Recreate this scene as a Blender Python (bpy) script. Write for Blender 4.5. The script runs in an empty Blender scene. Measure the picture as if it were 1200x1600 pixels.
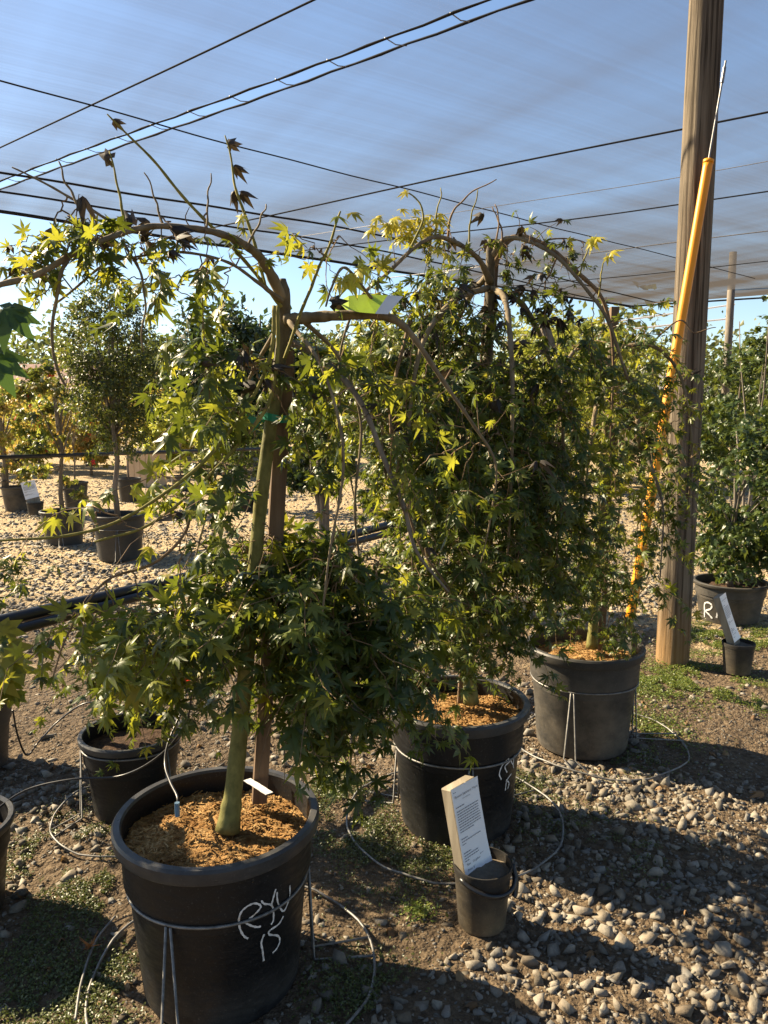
import bpy, bmesh, math, random
import numpy as np
from mathutils import Vector, Matrix

SC = bpy.context.scene
COL = SC.collection
rng = np.random.default_rng(7)
random.seed(7)
R = math.radians

# ------------------------------------------------------------------ camera
H = 1.32
PITCH = R(7.75)
FPX = 1180.0
cam_d = bpy.data.cameras.new('camera')
cam = bpy.data.objects.new('camera', cam_d); COL.objects.link(cam)
cam_d.sensor_fit = 'VERTICAL'; cam_d.sensor_height = 36.0
cam_d.lens = FPX / 1600.0 * 36.0
cam_d.clip_start = 0.05; cam_d.clip_end = 2000
cam.location = (0, 0, H)
cam.rotation_euler = (math.pi / 2 - PITCH, 0, 0)
SC.camera = cam

# ------------------------------------------------------------------ world, sun, exposure
SUN_EL = R(34); SUN_AZ = R(-64)          # azimuth from +Y, negative = to the left
SUN = Vector((math.sin(SUN_AZ) * math.cos(SUN_EL), math.cos(SUN_AZ) * math.cos(SUN_EL), math.sin(SUN_EL)))
world = bpy.data.worlds.new('World'); SC.world = world; world.use_nodes = True
wn = world.node_tree
sky = wn.nodes.new('ShaderNodeTexSky'); sky.sky_type = 'NISHITA'; sky.sun_disc = False
sky.sun_elevation = SUN_EL; sky.sun_rotation = SUN_AZ
sky.air_density = 1.0; sky.dust_density = 0.35; sky.ozone_density = 2.2
wn.links.new(sky.outputs[0], wn.nodes['Background'].inputs[0])
wn.nodes['Background'].inputs[1].default_value = 0.05
sl = bpy.data.lights.new('sun', 'SUN'); sl.energy = 5.0; sl.angle = R(0.5); sl.color = (1.0, 0.82, 0.56)
so = bpy.data.objects.new('sun', sl); COL.objects.link(so)
so.rotation_euler = (-SUN).to_track_quat('-Z', 'Y').to_euler(); so.location = (-8, 4, 9)
SC.view_settings.view_transform = 'Standard'; SC.view_settings.look = 'None'
SC.view_settings.exposure = 2.0; SC.view_settings.gamma = 1.0
SC.view_settings.use_curve_mapping = False
try:
    SC.cycles.use_denoising = True
    SC.cycles.max_bounces = 8; SC.cycles.transparent_max_bounces = 16
except Exception: pass

# ------------------------------------------------------------------ pixel -> world helpers
def ray(px, py):
    r = (px - 600) / FPX; u = (800 - py) / FPX
    c, s = math.cos(PITCH), math.sin(PITCH)
    return Vector((r, c + u * s, -s + u * c))
def P(px, py, fwd):
    d = ray(px, py); return Vector((0, 0, H)) + d * (fwd / d.y)
def PZ(px, py, z=0.0):
    d = ray(px, py); return Vector((0, 0, H)) + d * ((z - H) / d.z)

# ------------------------------------------------------------------ object helpers
def tag(o, label=None, cat=None, group=None, kind=None):
    if label: o['label'] = label
    if cat: o['category'] = cat
    if group: o['group'] = group
    if kind: o['kind'] = kind
    return o
def empty(name, loc, label=None, cat=None, group=None, rz=0.0):
    o = bpy.data.objects.new(name, None); COL.objects.link(o)
    o.empty_display_size = 0.05
    o.location = loc; o.rotation_euler = (0, 0, rz)
    return tag(o, label, cat, group)
def link(name, me, parent=None, kind=None, world_coords=True):
    """world_coords: the mesh is given in world space; shift it into the parent's (or its own) frame"""
    o = bpy.data.objects.new(name, me); COL.objects.link(o)
    if parent is not None:
        o.parent = parent
        if world_coords:
            top = parent; M = Matrix.Identity(4); chain = []
            while top: chain.append(top); top = top.parent
            for t in reversed(chain): M = M @ t.matrix_basis
            me.transform(M.inverted())
    if kind: o['kind'] = kind
    return o
def np_mesh(name, V, F, mats, smooth=False, midx=None):
    V = np.asarray(V, dtype=np.float32); F = np.asarray(F, dtype=np.int32)
    n = F.shape[1]
    me = bpy.data.meshes.new(name)
    me.vertices.add(len(V)); me.vertices.foreach_set('co', V.ravel())
    me.loops.add(F.size); me.loops.foreach_set('vertex_index', F.ravel())
    me.polygons.add(len(F))
    me.polygons.foreach_set('loop_start', np.arange(0, F.size, n, dtype=np.int32))
    me.polygons.foreach_set('loop_total', np.full(len(F), n, dtype=np.int32))
    if midx is not None: me.polygons.foreach_set('material_index', np.asarray(midx, dtype=np.int32))
    me.update(calc_edges=True)
    if smooth: me.polygons.foreach_set('use_smooth', np.ones(len(F), dtype=bool))
    for m in (mats if isinstance(mats, (list, tuple)) else [mats]): me.materials.append(m)
    return me
class MB:
    """mesh builder in world space: polygons of any size"""
    def __init__(s): s.v = []; s.f = []
    def add(s, V, F):
        b = len(s.v); s.v += [tuple(p) for p in V]; s.f += [tuple(i + b for i in f) for f in F]
    def tube(s, pts, rad, k=8, cap=True, closed=False):
        pts = [Vector(p) for p in pts]; n = len(pts)
        if not hasattr(rad, '__len__'): rad = [rad] * n
        V = []; up = None
        for i in range(n):
            if closed: t = pts[(i + 1) % n] - pts[i - 1]
            else: t = pts[min(i + 1, n - 1)] - pts[max(i - 1, 0)]
            if t.length < 1e-9: t = Vector((0, 0, 1))
            t.normalize()
            if up is None: up = t.orthogonal().normalized()
            else:
                up = up - t * up.dot(t)
                up = up.normalized() if up.length > 1e-6 else t.orthogonal().normalized()
            w = t.cross(up)
            for j in range(k):
                a = 2 * math.pi * j / k
                V.append(pts[i] + (up * math.cos(a) + w * math.sin(a)) * rad[i])
        F = []
        for i in range(n if closed else n - 1):
            i2 = (i + 1) % n
            for j in range(k):
                F.append((i * k + j, i * k + (j + 1) % k, i2 * k + (j + 1) % k, i2 * k + j))
        if cap and not closed:
            F.append(tuple(range(k - 1, -1, -1))); F.append(tuple((n - 1) * k + j for j in range(k)))
        s.add(V, F)
    def box(s, c, sx, sy, sz, M=None):
        V = [Vector((x * sx / 2, y * sy / 2, z * sz / 2)) for z in (-1, 1) for y in (-1, 1) for x in (-1, 1)]
        V = [(M @ p if M else p) + Vector(c) for p in V]
        s.add(V, [(0, 2, 3, 1), (4, 5, 7, 6), (0, 1, 5, 4), (2, 6, 7, 3), (0, 4, 6, 2), (1, 3, 7, 5)])
    def lathe(s, prof, c, k=48, wob=0.0, tilt=None):
        V = []
        for (r, z) in prof:
            for j in range(k):
                a = 2 * math.pi * j / k
                rr = r * (1 + wob * math.sin(2 * a + 1.1) + wob * 0.5 * math.sin(3 * a))
                V.append((c[0] + rr * math.cos(a), c[1] + rr * math.sin(a), c[2] + z))
        F = []
        for i in range(len(prof) - 1):
            for j in range(k):
                F.append((i * k + j, i * k + (j + 1) % k, (i + 1) * k + (j + 1) % k, (i + 1) * k + j))
        s.add(V, F)
    def mesh(s, name, mat, smooth=False):
        me = bpy.data.meshes.new(name); me.from_pydata(s.v, [], s.f)
        for m in (mat if isinstance(mat, (list, tuple)) else [mat]): me.materials.append(m)
        if smooth: me.polygons.foreach_set('use_smooth', [True] * len(me.polygons))
        me.update(); return me
    def build(s, name, mat, parent=None, smooth=False, kind=None):
        return link(name, s.mesh(name, mat, smooth), parent, kind)
def own_origin(o, loc):
    """move a top-level mesh object's origin to loc"""
    o.data.transform(Matrix.Translation(-Vector(loc))); o.location = loc; return o
def bevel(o, w, seg=2):
    bm = bmesh.new(); bm.from_mesh(o.data)
    bmesh.ops.bevel(bm, geom=bm.edges[:] , offset=w, segments=seg, affect='EDGES', profile=0.6)
    bm.to_mesh(o.data); bm.free()
def spline(pts, n):
    """Catmull-Rom through pts (tuples of floats of any length)"""
    A = np.array([tuple(p) for p in pts], float); m = len(A)
    if m < 3:
        t = np.linspace(0, 1, n)[:, None]; return A[0] * (1 - t) + A[-1] * t
    E = np.vstack([2 * A[0] - A[1], A, 2 * A[-1] - A[-2]])
    out = []
    for u in np.linspace(0, m - 1 - 1e-9, n):
        i = int(u); t = u - i
        p0, p1, p2, p3 = E[i], E[i + 1], E[i + 2], E[i + 3]
        out.append(0.5 * (2 * p1 + (p2 - p0) * t + (2 * p0 - 5 * p1 + 4 * p2 - p3) * t * t + (3 * p1 - p0 - 3 * p2 + p3) * t ** 3))
    return np.array(out)

# ------------------------------------------------------------------ materials
class NT:
    def __init__(s, name):
        s.m = bpy.data.materials.new(name); s.m.use_nodes = True; s.t = s.m.node_tree
        s.b = s.t.nodes['Principled BSDF']; s.out = s.t.nodes['Material Output']
    def n(s, typ, **kw):
        nd = s.t.nodes.new(typ)
        for k, v in kw.items():
            if k.startswith('i_'): nd.inputs[k[2:].replace('_', ' ')].default_value = v
            else: setattr(nd, k, v)
        return nd
    def l(s, a, b): s.t.links.new(a, b)
    def noise(s, scale, detail=4, rough=0.55, vec=None, mapping=None):
        nd = s.n('ShaderNodeTexNoise'); nd.inputs['Scale'].default_value = scale
        nd.inputs['Detail'].default_value = detail; nd.inputs['Roughness'].default_value = rough
        tc = s.n('ShaderNodeTexCoord'); src = vec or tc.outputs['Object']
        if mapping:
            mp = s.n('ShaderNodeMapping'); mp.inputs['Scale'].default_value = mapping
            s.l(src, mp.inputs[0]); src = mp.outputs[0]
        s.l(src, nd.inputs['Vector']); return nd
    def ramp(s, fac, stops):
        nd = s.n('ShaderNodeValToRGB'); cr = nd.color_ramp
        while len(cr.elements) < len(stops): cr.elements.new(0.5)
        for e, (p, c) in zip(cr.elements, stops): e.position = p; e.color = (*c, 1)
        s.l(fac, nd.inputs[0]); return nd
    def mix(s, fac, a, b, mode='MIX'):
        nd = s.n('ShaderNodeMix', data_type='RGBA', blend_type=mode)
        for i, x in ((0, fac), (6, a), (7, b)):
            if hasattr(x, 'is_linked'): s.l(x, nd.inputs[i])
            elif i == 0: nd.inputs[0].default_value = x
            else: nd.inputs[i].default_value = (*x, 1)
        return nd.outputs[2]
    def bump(s, h, strength=0.4, dist=0.01):
        nd = s.n('ShaderNodeBump'); nd.inputs['Strength'].default_value = strength
        nd.inputs['Distance'].default_value = dist; s.l(h, nd.inputs['Height']); s.l(nd.outputs[0], s.b.inputs['Normal']); return nd
    def set(s, **kw):
        for k, v in kw.items():
            if hasattr(v, 'is_linked'): s.l(v, s.b.inputs[k])
            else: s.b.inputs[k].default_value = v
        return s
def simple(name, col, rough=0.6, spec=0.4, var=0.25, scale=30, metal=0.0, bump=0.0, stretch=None):
    t = NT(name); nz = t.noise(scale, 5, mapping=stretch)
    c0 = tuple(x * (1 - var) for x in col); c1 = tuple(min(1, x * (1 + var)) for x in col)
    rp = t.ramp(nz.outputs[0], [(0.3, c0), (0.7, c1)])
    t.set(**{'Base Color': rp.outputs[0], 'Roughness': rough, 'Specular IOR Level': spec, 'Metallic': metal})
    if bump: t.bump(nz.outputs[0], bump, 0.004)
    return t.m
def leaf_mat(name, stops, trans=(0.30, 0.36, 0.04), tfac=0.36, rough=0.42, spec=0.4):
    t = NT(name)
    g = t.n('ShaderNodeNewGeometry'); oi = t.n('ShaderNodeObjectInfo')
    ad = t.n('ShaderNodeMath', operation='ADD'); t.l(g.outputs['Random Per Island'], ad.inputs[0]); t.l(oi.outputs['Random'], ad.inputs[1])
    fr = t.n('ShaderNodeMath', operation='FRACT'); t.l(ad.outputs[0], fr.inputs[0])
    rp = t.ramp(fr.outputs[0], stops)
    nz = t.noise(60, 3)
    col = t.mix(0.25, rp.outputs[0], nz.outputs[0], 'OVERLAY')
    t.set(**{'Base Color': col, 'Roughness': rough, 'Specular IOR Level': spec})
    tr = t.n('ShaderNodeBsdfTranslucent')
    tc = t.mix(0.55, rp.outputs[0], trans); t.l(tc, tr.inputs[0])
    mx = t.n('ShaderNodeMixShader'); mx.inputs[0].default_value = tfac
    t.l(t.b.outputs[0], mx.inputs[1]); t.l(tr.outputs[0], mx.inputs[2]); t.l(mx.outputs[0], t.out.inputs[0])
    return t.m
M = {}
M['maple'] = leaf_mat('maple_leaf', [(0.0, (0.022, 0.040, 0.010)), (0.5, (0.040, 0.066, 0.014)), (0.85, (0.070, 0.100, 0.018)), (1.0, (0.14, 0.15, 0.024))], trans=(0.34, 0.40, 0.03), tfac=0.27, rough=0.42, spec=0.35)
M['maple_light'] = leaf_mat('maple_leaf_light', [(0.0, (0.085, 0.125, 0.018)), (0.6, (0.14, 0.18, 0.024)), (1.0, (0.26, 0.22, 0.03))], trans=(0.52, 0.50, 0.035), tfac=0.48)  # paler leaf variety; sunlit and backlit look is put into its colour
M['maple_big'] = leaf_mat('maple_leaf_broad', [(0.0, (0.035, 0.075, 0.02)), (1.0, (0.06, 0.12, 0.025))], trans=(0.14, 0.24, 0.03), tfac=0.3)
M['yellow'] = leaf_mat('yellow_leaf', [(0.0, (0.42, 0.36, 0.03)), (0.6, (0.52, 0.46, 0.05)), (1.0, (0.34, 0.34, 0.04))], trans=(0.75, 0.65, 0.08), tfac=0.45)
M['dead'] = leaf_mat('withered_leaf', [(0.0, (0.020, 0.015, 0.010)), (1.0, (0.055, 0.040, 0.026))], trans=(0.10, 0.07, 0.03), tfac=0.15, rough=0.6)
M['red'] = leaf_mat('red_leaf', [(0.0, (0.42, 0.02, 0.02)), (1.0, (0.55, 0.05, 0.03))], trans=(0.8, 0.06, 0.04))
M['orange'] = leaf_mat('autumn_leaf', [(0.0, (0.09, 0.11, 0.03)), (0.45, (0.21, 0.20, 0.04)), (0.85, (0.34, 0.25, 0.06)), (1.0, (0.36, 0.14, 0.05))], trans=(0.6, 0.42, 0.08), tfac=0.42)
M['olive'] = leaf_mat('olive_leaf', [(0.0, (0.042, 0.056, 0.018)), (0.6, (0.070, 0.086, 0.024)), (1.0, (0.12, 0.125, 0.034))], tfac=0.3)
M['deep'] = leaf_mat('deep_green_leaf', [(0.0, (0.024, 0.036, 0.013)), (1.0, (0.052, 0.068, 0.020))], tfac=0.22, trans=(0.12, 0.2, 0.04))
M['lime'] = leaf_mat('lime_leaf', [(0.0, (0.14, 0.20, 0.035)), (0.6, (0.26, 0.29, 0.045)), (1.0, (0.38, 0.36, 0.06))], trans=(0.55, 0.55, 0.08), tfac=0.42)
M['shrub'] = leaf_mat('shrub_leaf', [(0.0, (0.028, 0.052, 0.014)), (0.6, (0.046, 0.075, 0.019)), (1.0, (0.08, 0.11, 0.026))], tfac=0.24, rough=0.38)
M['far'] = leaf_mat('far_leaf', [(0.0, (0.060, 0.075, 0.03)), (1.0, (0.13, 0.135, 0.05))], tfac=0.25)
M['litter'] = leaf_mat('fallen_leaf_brown', [(0.0, (0.10, 0.055, 0.025)), (0.6, (0.22, 0.13, 0.06)), (1.0, (0.30, 0.20, 0.10))], trans=(.3, .18, .06), tfac=.15, rough=.7)
M['cover'] = leaf_mat('ground_cover_leaf', [(0.0, (0.07, 0.11, 0.022)), (0.6, (0.12, 0.16, 0.03)), (1.0, (0.20, 0.20, 0.05))], tfac=0.3)
M['moss'] = leaf_mat('moss_leaf', [(0.0, (0.045, 0.065, 0.018)), (1.0, (0.11, 0.12, 0.035))], tfac=0.2)

def bark(name, c0, c1, scale=40, stretch=(1, 1, 0.15), rough=0.8):
    t = NT(name); nz = t.noise(scale, 6, 0.6, mapping=stretch); n2 = t.noise(6, 3)
    rp = t.ramp(nz.outputs[0], [(0.3, c0), (0.68, c1)])
    col = t.mix(0.35, rp.outputs[0], n2.outputs[0], 'OVERLAY')
    t.set(**{'Base Color': col, 'Roughness': rough, 'Specular IOR Level': 0.25}); t.bump(nz.outputs[0], 0.5, 0.004); return t.m
def trunk_mat():
    t = NT('green_bark_brown_above'); nz = t.noise(55, 6, 0.6, mapping=(1, 1, .6)); n2 = t.noise(9, 4)
    a = t.ramp(nz.outputs[0], [(0.3, (0.10, 0.10, 0.028)), (0.68, (0.23, 0.21, 0.065))]); b = t.ramp(nz.outputs[0], [(0.3, (0.055, 0.042, 0.025)), (0.68, (0.14, 0.11, 0.065))])
    tc = t.n('ShaderNodeTexCoord'); sp = t.n('ShaderNodeSeparateXYZ'); t.l(tc.outputs['Object'], sp.inputs[0])
    mr = t.n('ShaderNodeMapRange'); mr.inputs[1].default_value = .85; mr.inputs[2].default_value = 1.15; t.l(sp.outputs[2], mr.inputs[0])
    c = t.mix(mr.outputs[0], a.outputs[0], b.outputs[0]); c = t.mix(.5, c, n2.outputs[0], 'OVERLAY')
    t.set(**{'Base Color': c, 'Roughness': .7, 'Specular IOR Level': .3}); t.bump(nz.outputs[0], .5, .004); return t.m
M['trunk'] = trunk_mat()
M['trunk_plain'] = bark('green_bark', (0.13, 0.125, 0.035), (0.27, 0.24, 0.085), scale=55, stretch=(1, 1, 0.6))
M['limb'] = bark('limb_bark', (0.11, 0.085, 0.05), (0.24, 0.19, 0.12))
M['greentwig'] = bark('young_twig', (0.13, 0.13, 0.03), (0.26, 0.22, 0.06))
M['twig'] = bark('twig_bark', (0.10, 0.065, 0.035), (0.24, 0.16, 0.09))
M['graybark'] = bark('gray_bark', (0.10, 0.085, 0.07), (0.22, 0.19, 0.15))
M['brown_wood'] = bark('brown_wood', (0.10, 0.066, 0.042), (0.19, 0.13, 0.085), 60, (1, 1, 0.05))
def pole_mat():
    t = NT('weathered_pole'); nz = t.noise(38, 7, 0.65, mapping=(1, 1, 0.035)); n2 = t.noise(2.2, 3); n3 = t.noise(70, 5, mapping=(1, 1, 0.02))
    rp = t.ramp(nz.outputs[0], [(0.30, (0.070, 0.054, 0.038)), (0.5, (0.145, 0.118, 0.085)), (0.70, (0.23, 0.19, 0.14))])
    dk = t.ramp(n3.outputs[0], [(0.40, (0.30, 0.28, 0.25)), (0.50, (1, 1, 1))])
    c = t.mix(0.9, rp.outputs[0], dk.outputs[0], 'MULTIPLY')
    c = t.mix(0.4, c, n2.outputs[0], 'OVERLAY')
    tc = t.n('ShaderNodeTexCoord'); sp = t.n('ShaderNodeSeparateXYZ'); t.l(tc.outputs['Object'], sp.inputs[0])
    mr = t.n('ShaderNodeMapRange'); mr.inputs[1].default_value = 0.05; mr.inputs[2].default_value = 0.4
    mr.inputs[3].default_value = 0.55; mr.inputs[4].default_value = 0.0; t.l(sp.outputs[2], mr.inputs[0])
    c = t.mix(mr.outputs[0], c, (0.30, 0.17, 0.06))      # reddish damp staining near the foot
    t.set(**{'Base Color': c, 'Roughness': 0.85, 'Specular IOR Level': 0.2}); t.bump(nz.outputs[0], 0.9, 0.012); return t.m
M['pole'] = pole_mat()
def board_mat():
    t = NT('grey_board'); nz = t.noise(30, 6, 0.6, mapping=(1, 0.08, 0.08)); 
    rp = t.ramp(nz.outputs[0], [(0.3, (0.15, 0.125, 0.09)), (0.6, (0.27, 0.235, 0.18)), (0.8, (0.34, 0.305, 0.24))])
    t.set(**{'Base Color': rp.outputs[0], 'Roughness': 0.8, 'Specular IOR Level': 0.2}); t.bump(nz.outputs[0], 0.4, 0.003); return t.m
M['board'] = board_mat()
def plastic(name, col, dust=(0.135, 0.128, 0.115), dz=0.12, amount=0.5, rough=0.42):
    t = NT(name); n1 = t.noise(7, 6, 0.65); n2 = t.noise(220, 3, 0.6); n3 = t.noise(26, 4, mapping=(1, 1, 4))
    tc = t.n('ShaderNodeTexCoord'); sp = t.n('ShaderNodeSeparateXYZ'); t.l(tc.outputs['Object'], sp.inputs[0])
    mr = t.n('ShaderNodeMapRange'); mr.inputs[1].default_value = dz; mr.inputs[2].default_value = 0.0
    mr.inputs[3].default_value = 0.02; mr.inputs[4].default_value = 0.95; t.l(sp.outputs[2], mr.inputs[0])
    mu = t.n('ShaderNodeMath', operation='MULTIPLY'); t.l(mr.outputs[0], mu.inputs[0])
    rp = t.ramp(n1.outputs[0], [(0.35, (0, 0, 0)), (0.7, (1, 1, 1))]); t.l(rp.outputs[0], mu.inputs[1])
    m2 = t.n('ShaderNodeMath', operation='MULTIPLY'); t.l(mu.outputs[0], m2.inputs[0]); m2.inputs[1].default_value = amount
    sp2 = t.ramp(n2.outputs[0], [(0.60, (0, 0, 0)), (0.72, (1, 1, 1))])
    m3 = t.n('ShaderNodeMath', operation='MULTIPLY_ADD'); t.l(sp2.outputs[0], m3.inputs[0]); m3.inputs[1].default_value = 0.30; t.l(m2.outputs[0], m3.inputs[2])
    c = t.mix(m3.outputs[0], col, dust)
    c = t.mix(0.25, c, n3.outputs[0], 'OVERLAY')
    r2 = t.ramp(n3.outputs[0], [(0.3, (rough - .1,) * 3), (0.7, (rough + .2,) * 3)])
    t.set(**{'Base Color': c, 'Roughness': r2.outputs[0], 'Specular IOR Level': 0.3}); t.bump(n3.outputs[0], 0.06, 0.004); return t.m
M['pot'] = plastic('black_pot_plastic', (0.009, 0.0095, 0.0105))
M['pot_rim'] = plastic('worn_rim_plastic', (0.030, 0.031, 0.033), dz=-.5, rough=.36)
M['pot_dusty'] = plastic('dusty_pot_plastic', (0.030, 0.030, 0.029), dust=(0.18, 0.155, 0.12), dz=0.50, amount=0.9, rough=0.5)
M['pot_gray'] = plastic('gray_pot_plastic', (0.036, 0.036, 0.035), dz=0.3, rough=0.5)
M['pail'] = plastic('dirty_pail_plastic', (0.022, 0.021, 0.020), dust=(0.22, 0.17, 0.10), dz=0.16, amount=0.7, rough=0.5)
M['wire'] = simple('galvanised_wire', (0.17, 0.165, 0.155), 0.5, 0.4, 0.4, 50, metal=0.4)
M['cable'] = simple('dark_cable', (0.02, 0.02, 0.021), 0.9, 0.1, 0.3, 20)
M['steelcable'] = simple('steel_cable', (0.20, 0.20, 0.205), 0.5, 0.4, 0.3, 60, metal=0.4)
M['tube'] = simple('black_poly_tube', (0.016, 0.016, 0.017), 0.35, 0.5, 0.4, 14)
M['guard'] = simple('yellow_guard_plastic', (0.80, 0.30, 0.010), 0.45, 0.4, 0.10, 8)
M['chalk'] = simple('white_paint_marker', (0.58, 0.57, 0.55), 0.7, 0.2, 0.25, 60)
M['paper'] = simple('white_laminated_sheet', (0.78, 0.79, 0.80), 0.35, 0.5, 0.03, 3)
M['ink'] = simple('dark_print', (0.05, 0.05, 0.055), 0.6, 0.3, 0.1, 50)
M['faint'] = simple('grey_print', (0.22, 0.22, 0.24), 0.6, 0.3, 0.1, 50)
M['green_ribbon'] = simple('green_ribbon', (0.0, 0.22, 0.13), 0.4, 0.5, 0.2, 20)
M['tag_green'] = simple('green_tag', (0.36, 0.50, 0.03), 0.4, 0.5, 0.2, 14)
M['tag_white'] = simple('white_tag', (0.70, 0.68, 0.66), 0.5, 0.4, 0.08, 14)
M['pinkband'] = simple('blue_emitter', (0.12, 0.20, 0.28), 0.4, 0.5, 0.1, 14)
M['tan'] = simple('tan_wall', (0.52, 0.40, 0.28), 0.8, 0.2, 0.1, 6)
M['wall'] = simple('house_wall', (0.55, 0.53, 0.50), 0.8, 0.2, 0.08, 3)
M['roof'] = simple('roof_shingles', (0.22, 0.21, 0.21), 0.8, 0.2, 0.2, 6)
M['roof_red'] = simple('roof_brown_shingles', (0.30, 0.19, 0.15), 0.8, 0.2, 0.2, 6)
M['glass'] = simple('dark_window_glass', (0.03, 0.035, 0.04), 0.1, 0.5, 0.1, 3)
M['white'] = simple('white_trim', (0.75, 0.75, 0.74), 0.5, 0.4, 0.05, 3)
M['carpaint'] = simple('white_car_paint', (0.72, 0.72, 0.72), 0.25, 0.5, 0.03, 2)
M['rubber'] = simple('tyre_rubber', (0.02, 0.02, 0.02), 0.8, 0.2, 0.1, 5)
def mulch_mat():
    t = NT('bark_mulch'); g = t.n('ShaderNodeNewGeometry'); nz = t.noise(90, 6, 0.7)
    ad = t.n('ShaderNodeMath', operation='ADD'); t.l(g.outputs['Random Per Island'], ad.inputs[0]); t.l(nz.outputs[0], ad.inputs[1])
    hf = t.n('ShaderNodeMath', operation='MULTIPLY'); t.l(ad.outputs[0], hf.inputs[0]); hf.inputs[1].default_value = 0.55
    rp = t.ramp(hf.outputs[0], [(0.15, (0.18, 0.09, 0.03)), (0.5, (0.42, 0.235, 0.085)), (0.85, (0.60, 0.40, 0.18))])
    n5 = t.noise(11, 4, .6); dk = t.ramp(n5.outputs[0], [(.38, (.55, .48, .40)), (.56, (1, 1, 1))]); cc = t.mix(.9, rp.outputs[0], dk.outputs[0], 'MULTIPLY')
    t.set(**{'Base Color': cc, 'Roughness': 0.85, 'Specular IOR Level': 0.15}); t.bump(nz.outputs[0], 1.0, 0.01); return t.m
M['mulch'] = mulch_mat()
def soil_mat():
    t = NT('dark_potting_soil'); nz = t.noise(60, 6, 0.7)
    rp = t.ramp(nz.outputs[0], [(0.3, (0.03, 0.02, 0.014)), (0.7, (0.13, 0.08, 0.05))])
    t.set(**{'Base Color': rp.outputs[0], 'Roughness': 0.9, 'Specular IOR Level': 0.15}); t.bump(nz.outputs[0], 1.0, 0.015); return t.m
M['soil'] = soil_mat()
def stone_mat():
    t = NT('crushed_stone'); g = t.n('ShaderNodeNewGeometry'); oi = t.n('ShaderNodeObjectInfo')
    ad = t.n('ShaderNodeMath', operation='ADD'); t.l(g.outputs['Random Per Island'], ad.inputs[0]); t.l(oi.outputs['Random'], ad.inputs[1])
    fr = t.n('ShaderNodeMath', operation='FRACT'); t.l(ad.outputs[0], fr.inputs[0])
    rp = t.ramp(fr.outputs[0], [(0.0, (0.085, 0.074, 0.058)), (0.35, (0.17, 0.152, 0.122)), (0.7, (0.27, 0.245, 0.20)), (1.0, (0.15, 0.147, 0.138))])
    tc = t.n('ShaderNodeNewGeometry'); n1 = t.noise(120, 5, 0.7, vec=tc.outputs['Position']); n2 = t.noise(22, 4, vec=tc.outputs['Position'])
    c = t.mix(0.55, rp.outputs[0], n1.outputs[0], 'OVERLAY')
    d = t.ramp(n2.outputs[0], [(0.45, (0, 0, 0)), (0.7, (0.6, 0.6, 0.6))])
    c = t.mix(d.outputs[0], c, (0.17, 0.125, 0.08))
    t.set(**{'Base Color': c, 'Roughness': 0.85, 'Specular IOR Level': 0.25}); t.bump(n1.outputs[0], 0.5, 0.004); return t.m
M['stone'] = stone_mat()
def ground_mat():
    t = NT('gravel_soil'); tc = t.n('ShaderNodeNewGeometry'); v = tc.outputs['Position']
    vo = t.n('ShaderNodeTexVoronoi'); vo.inputs['Scale'].default_value = 38; t.l(v, vo.inputs['Vector'])
    v2 = t.n('ShaderNodeTexVoronoi'); v2.inputs['Scale'].default_value = 110; t.l(v, v2.inputs['Vector'])
    n1 = t.noise(0.9, 5, 0.6, vec=v); n2 = t.noise(45, 6, 0.7, vec=v); n3 = t.noise(2.3, 5, 0.62, vec=v)
    sepc = t.n('ShaderNodeSeparateColor'); t.l(vo.outputs['Color'], sepc.inputs[0])
    peb = t.ramp(sepc.outputs[0], [(0.0, (0.25, 0.18, 0.10)), (0.5, (0.39, 0.295, 0.17)), (1.0, (0.46, 0.37, 0.23))])
    soil = t.ramp(n2.outputs[0], [(0.3, (0.07, 0.048, 0.030)), (0.55, (0.15, 0.11, 0.07)), (0.75, (0.26, 0.20, 0.13))])
    # near the benches it is mostly soil, the yard beyond is clean gravel
    sp = t.n('ShaderNodeSeparateXYZ'); t.l(v, sp.inputs[0])
    mr = t.n('ShaderNodeMapRange'); mr.inputs[1].default_value = 3.2; mr.inputs[2].default_value = 6.0
    mr.inputs[3].default_value = -0.25; mr.inputs[4].default_value = 0.35; t.l(sp.outputs[1], mr.inputs[0])
    ad = t.n('ShaderNodeMath', operation='ADD'); t.l(n3.outputs[0], ad.inputs[0]); t.l(mr.outputs[0], ad.inputs[1])
    msk = t.ramp(ad.outputs[0], [(0.42, (0, 0, 0)), (0.6, (1, 1, 1))])
    c = t.mix(msk.outputs[0], soil.outputs[0], peb.outputs[0])
    far = t.n('ShaderNodeMapRange'); far.inputs[1].default_value = 30; far.inputs[2].default_value = 55; t.l(sp.outputs[1], far.inputs[0])
    dry = t.ramp(n1.outputs[0], [(0.35, (0.27, 0.22, 0.11)), (0.65, (0.40, 0.33, 0.18))])
    c = t.mix(far.outputs[0], c, dry.outputs[0])
    t.set(**{'Base Color': c, 'Roughness': 0.9, 'Specular IOR Level': 0.15})
    inv = t.n('ShaderNodeMath', operation='SUBTRACT'); inv.inputs[0].default_value = 1.0; t.l(vo.outputs['Distance'], inv.inputs[1])
    a2 = t.n('ShaderNodeMath', operation='MULTIPLY_ADD'); t.l(v2.outputs['Distance'], a2.inputs[0]); a2.inputs[1].default_value = -0.4; t.l(inv.outputs[0], a2.inputs[2])
    a3 = t.n('ShaderNodeMath', operation='ADD'); t.l(a2.outputs[0], a3.inputs[0]); t.l(n2.outputs[0], a3.inputs[1])
    t.bump(a3.outputs[0], 1.0, 0.022); return t.m
M['ground'] = ground_mat()
UDIR = Vector((0.76, 0.65, 0)).normalized()      # run of the shade house rows
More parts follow.
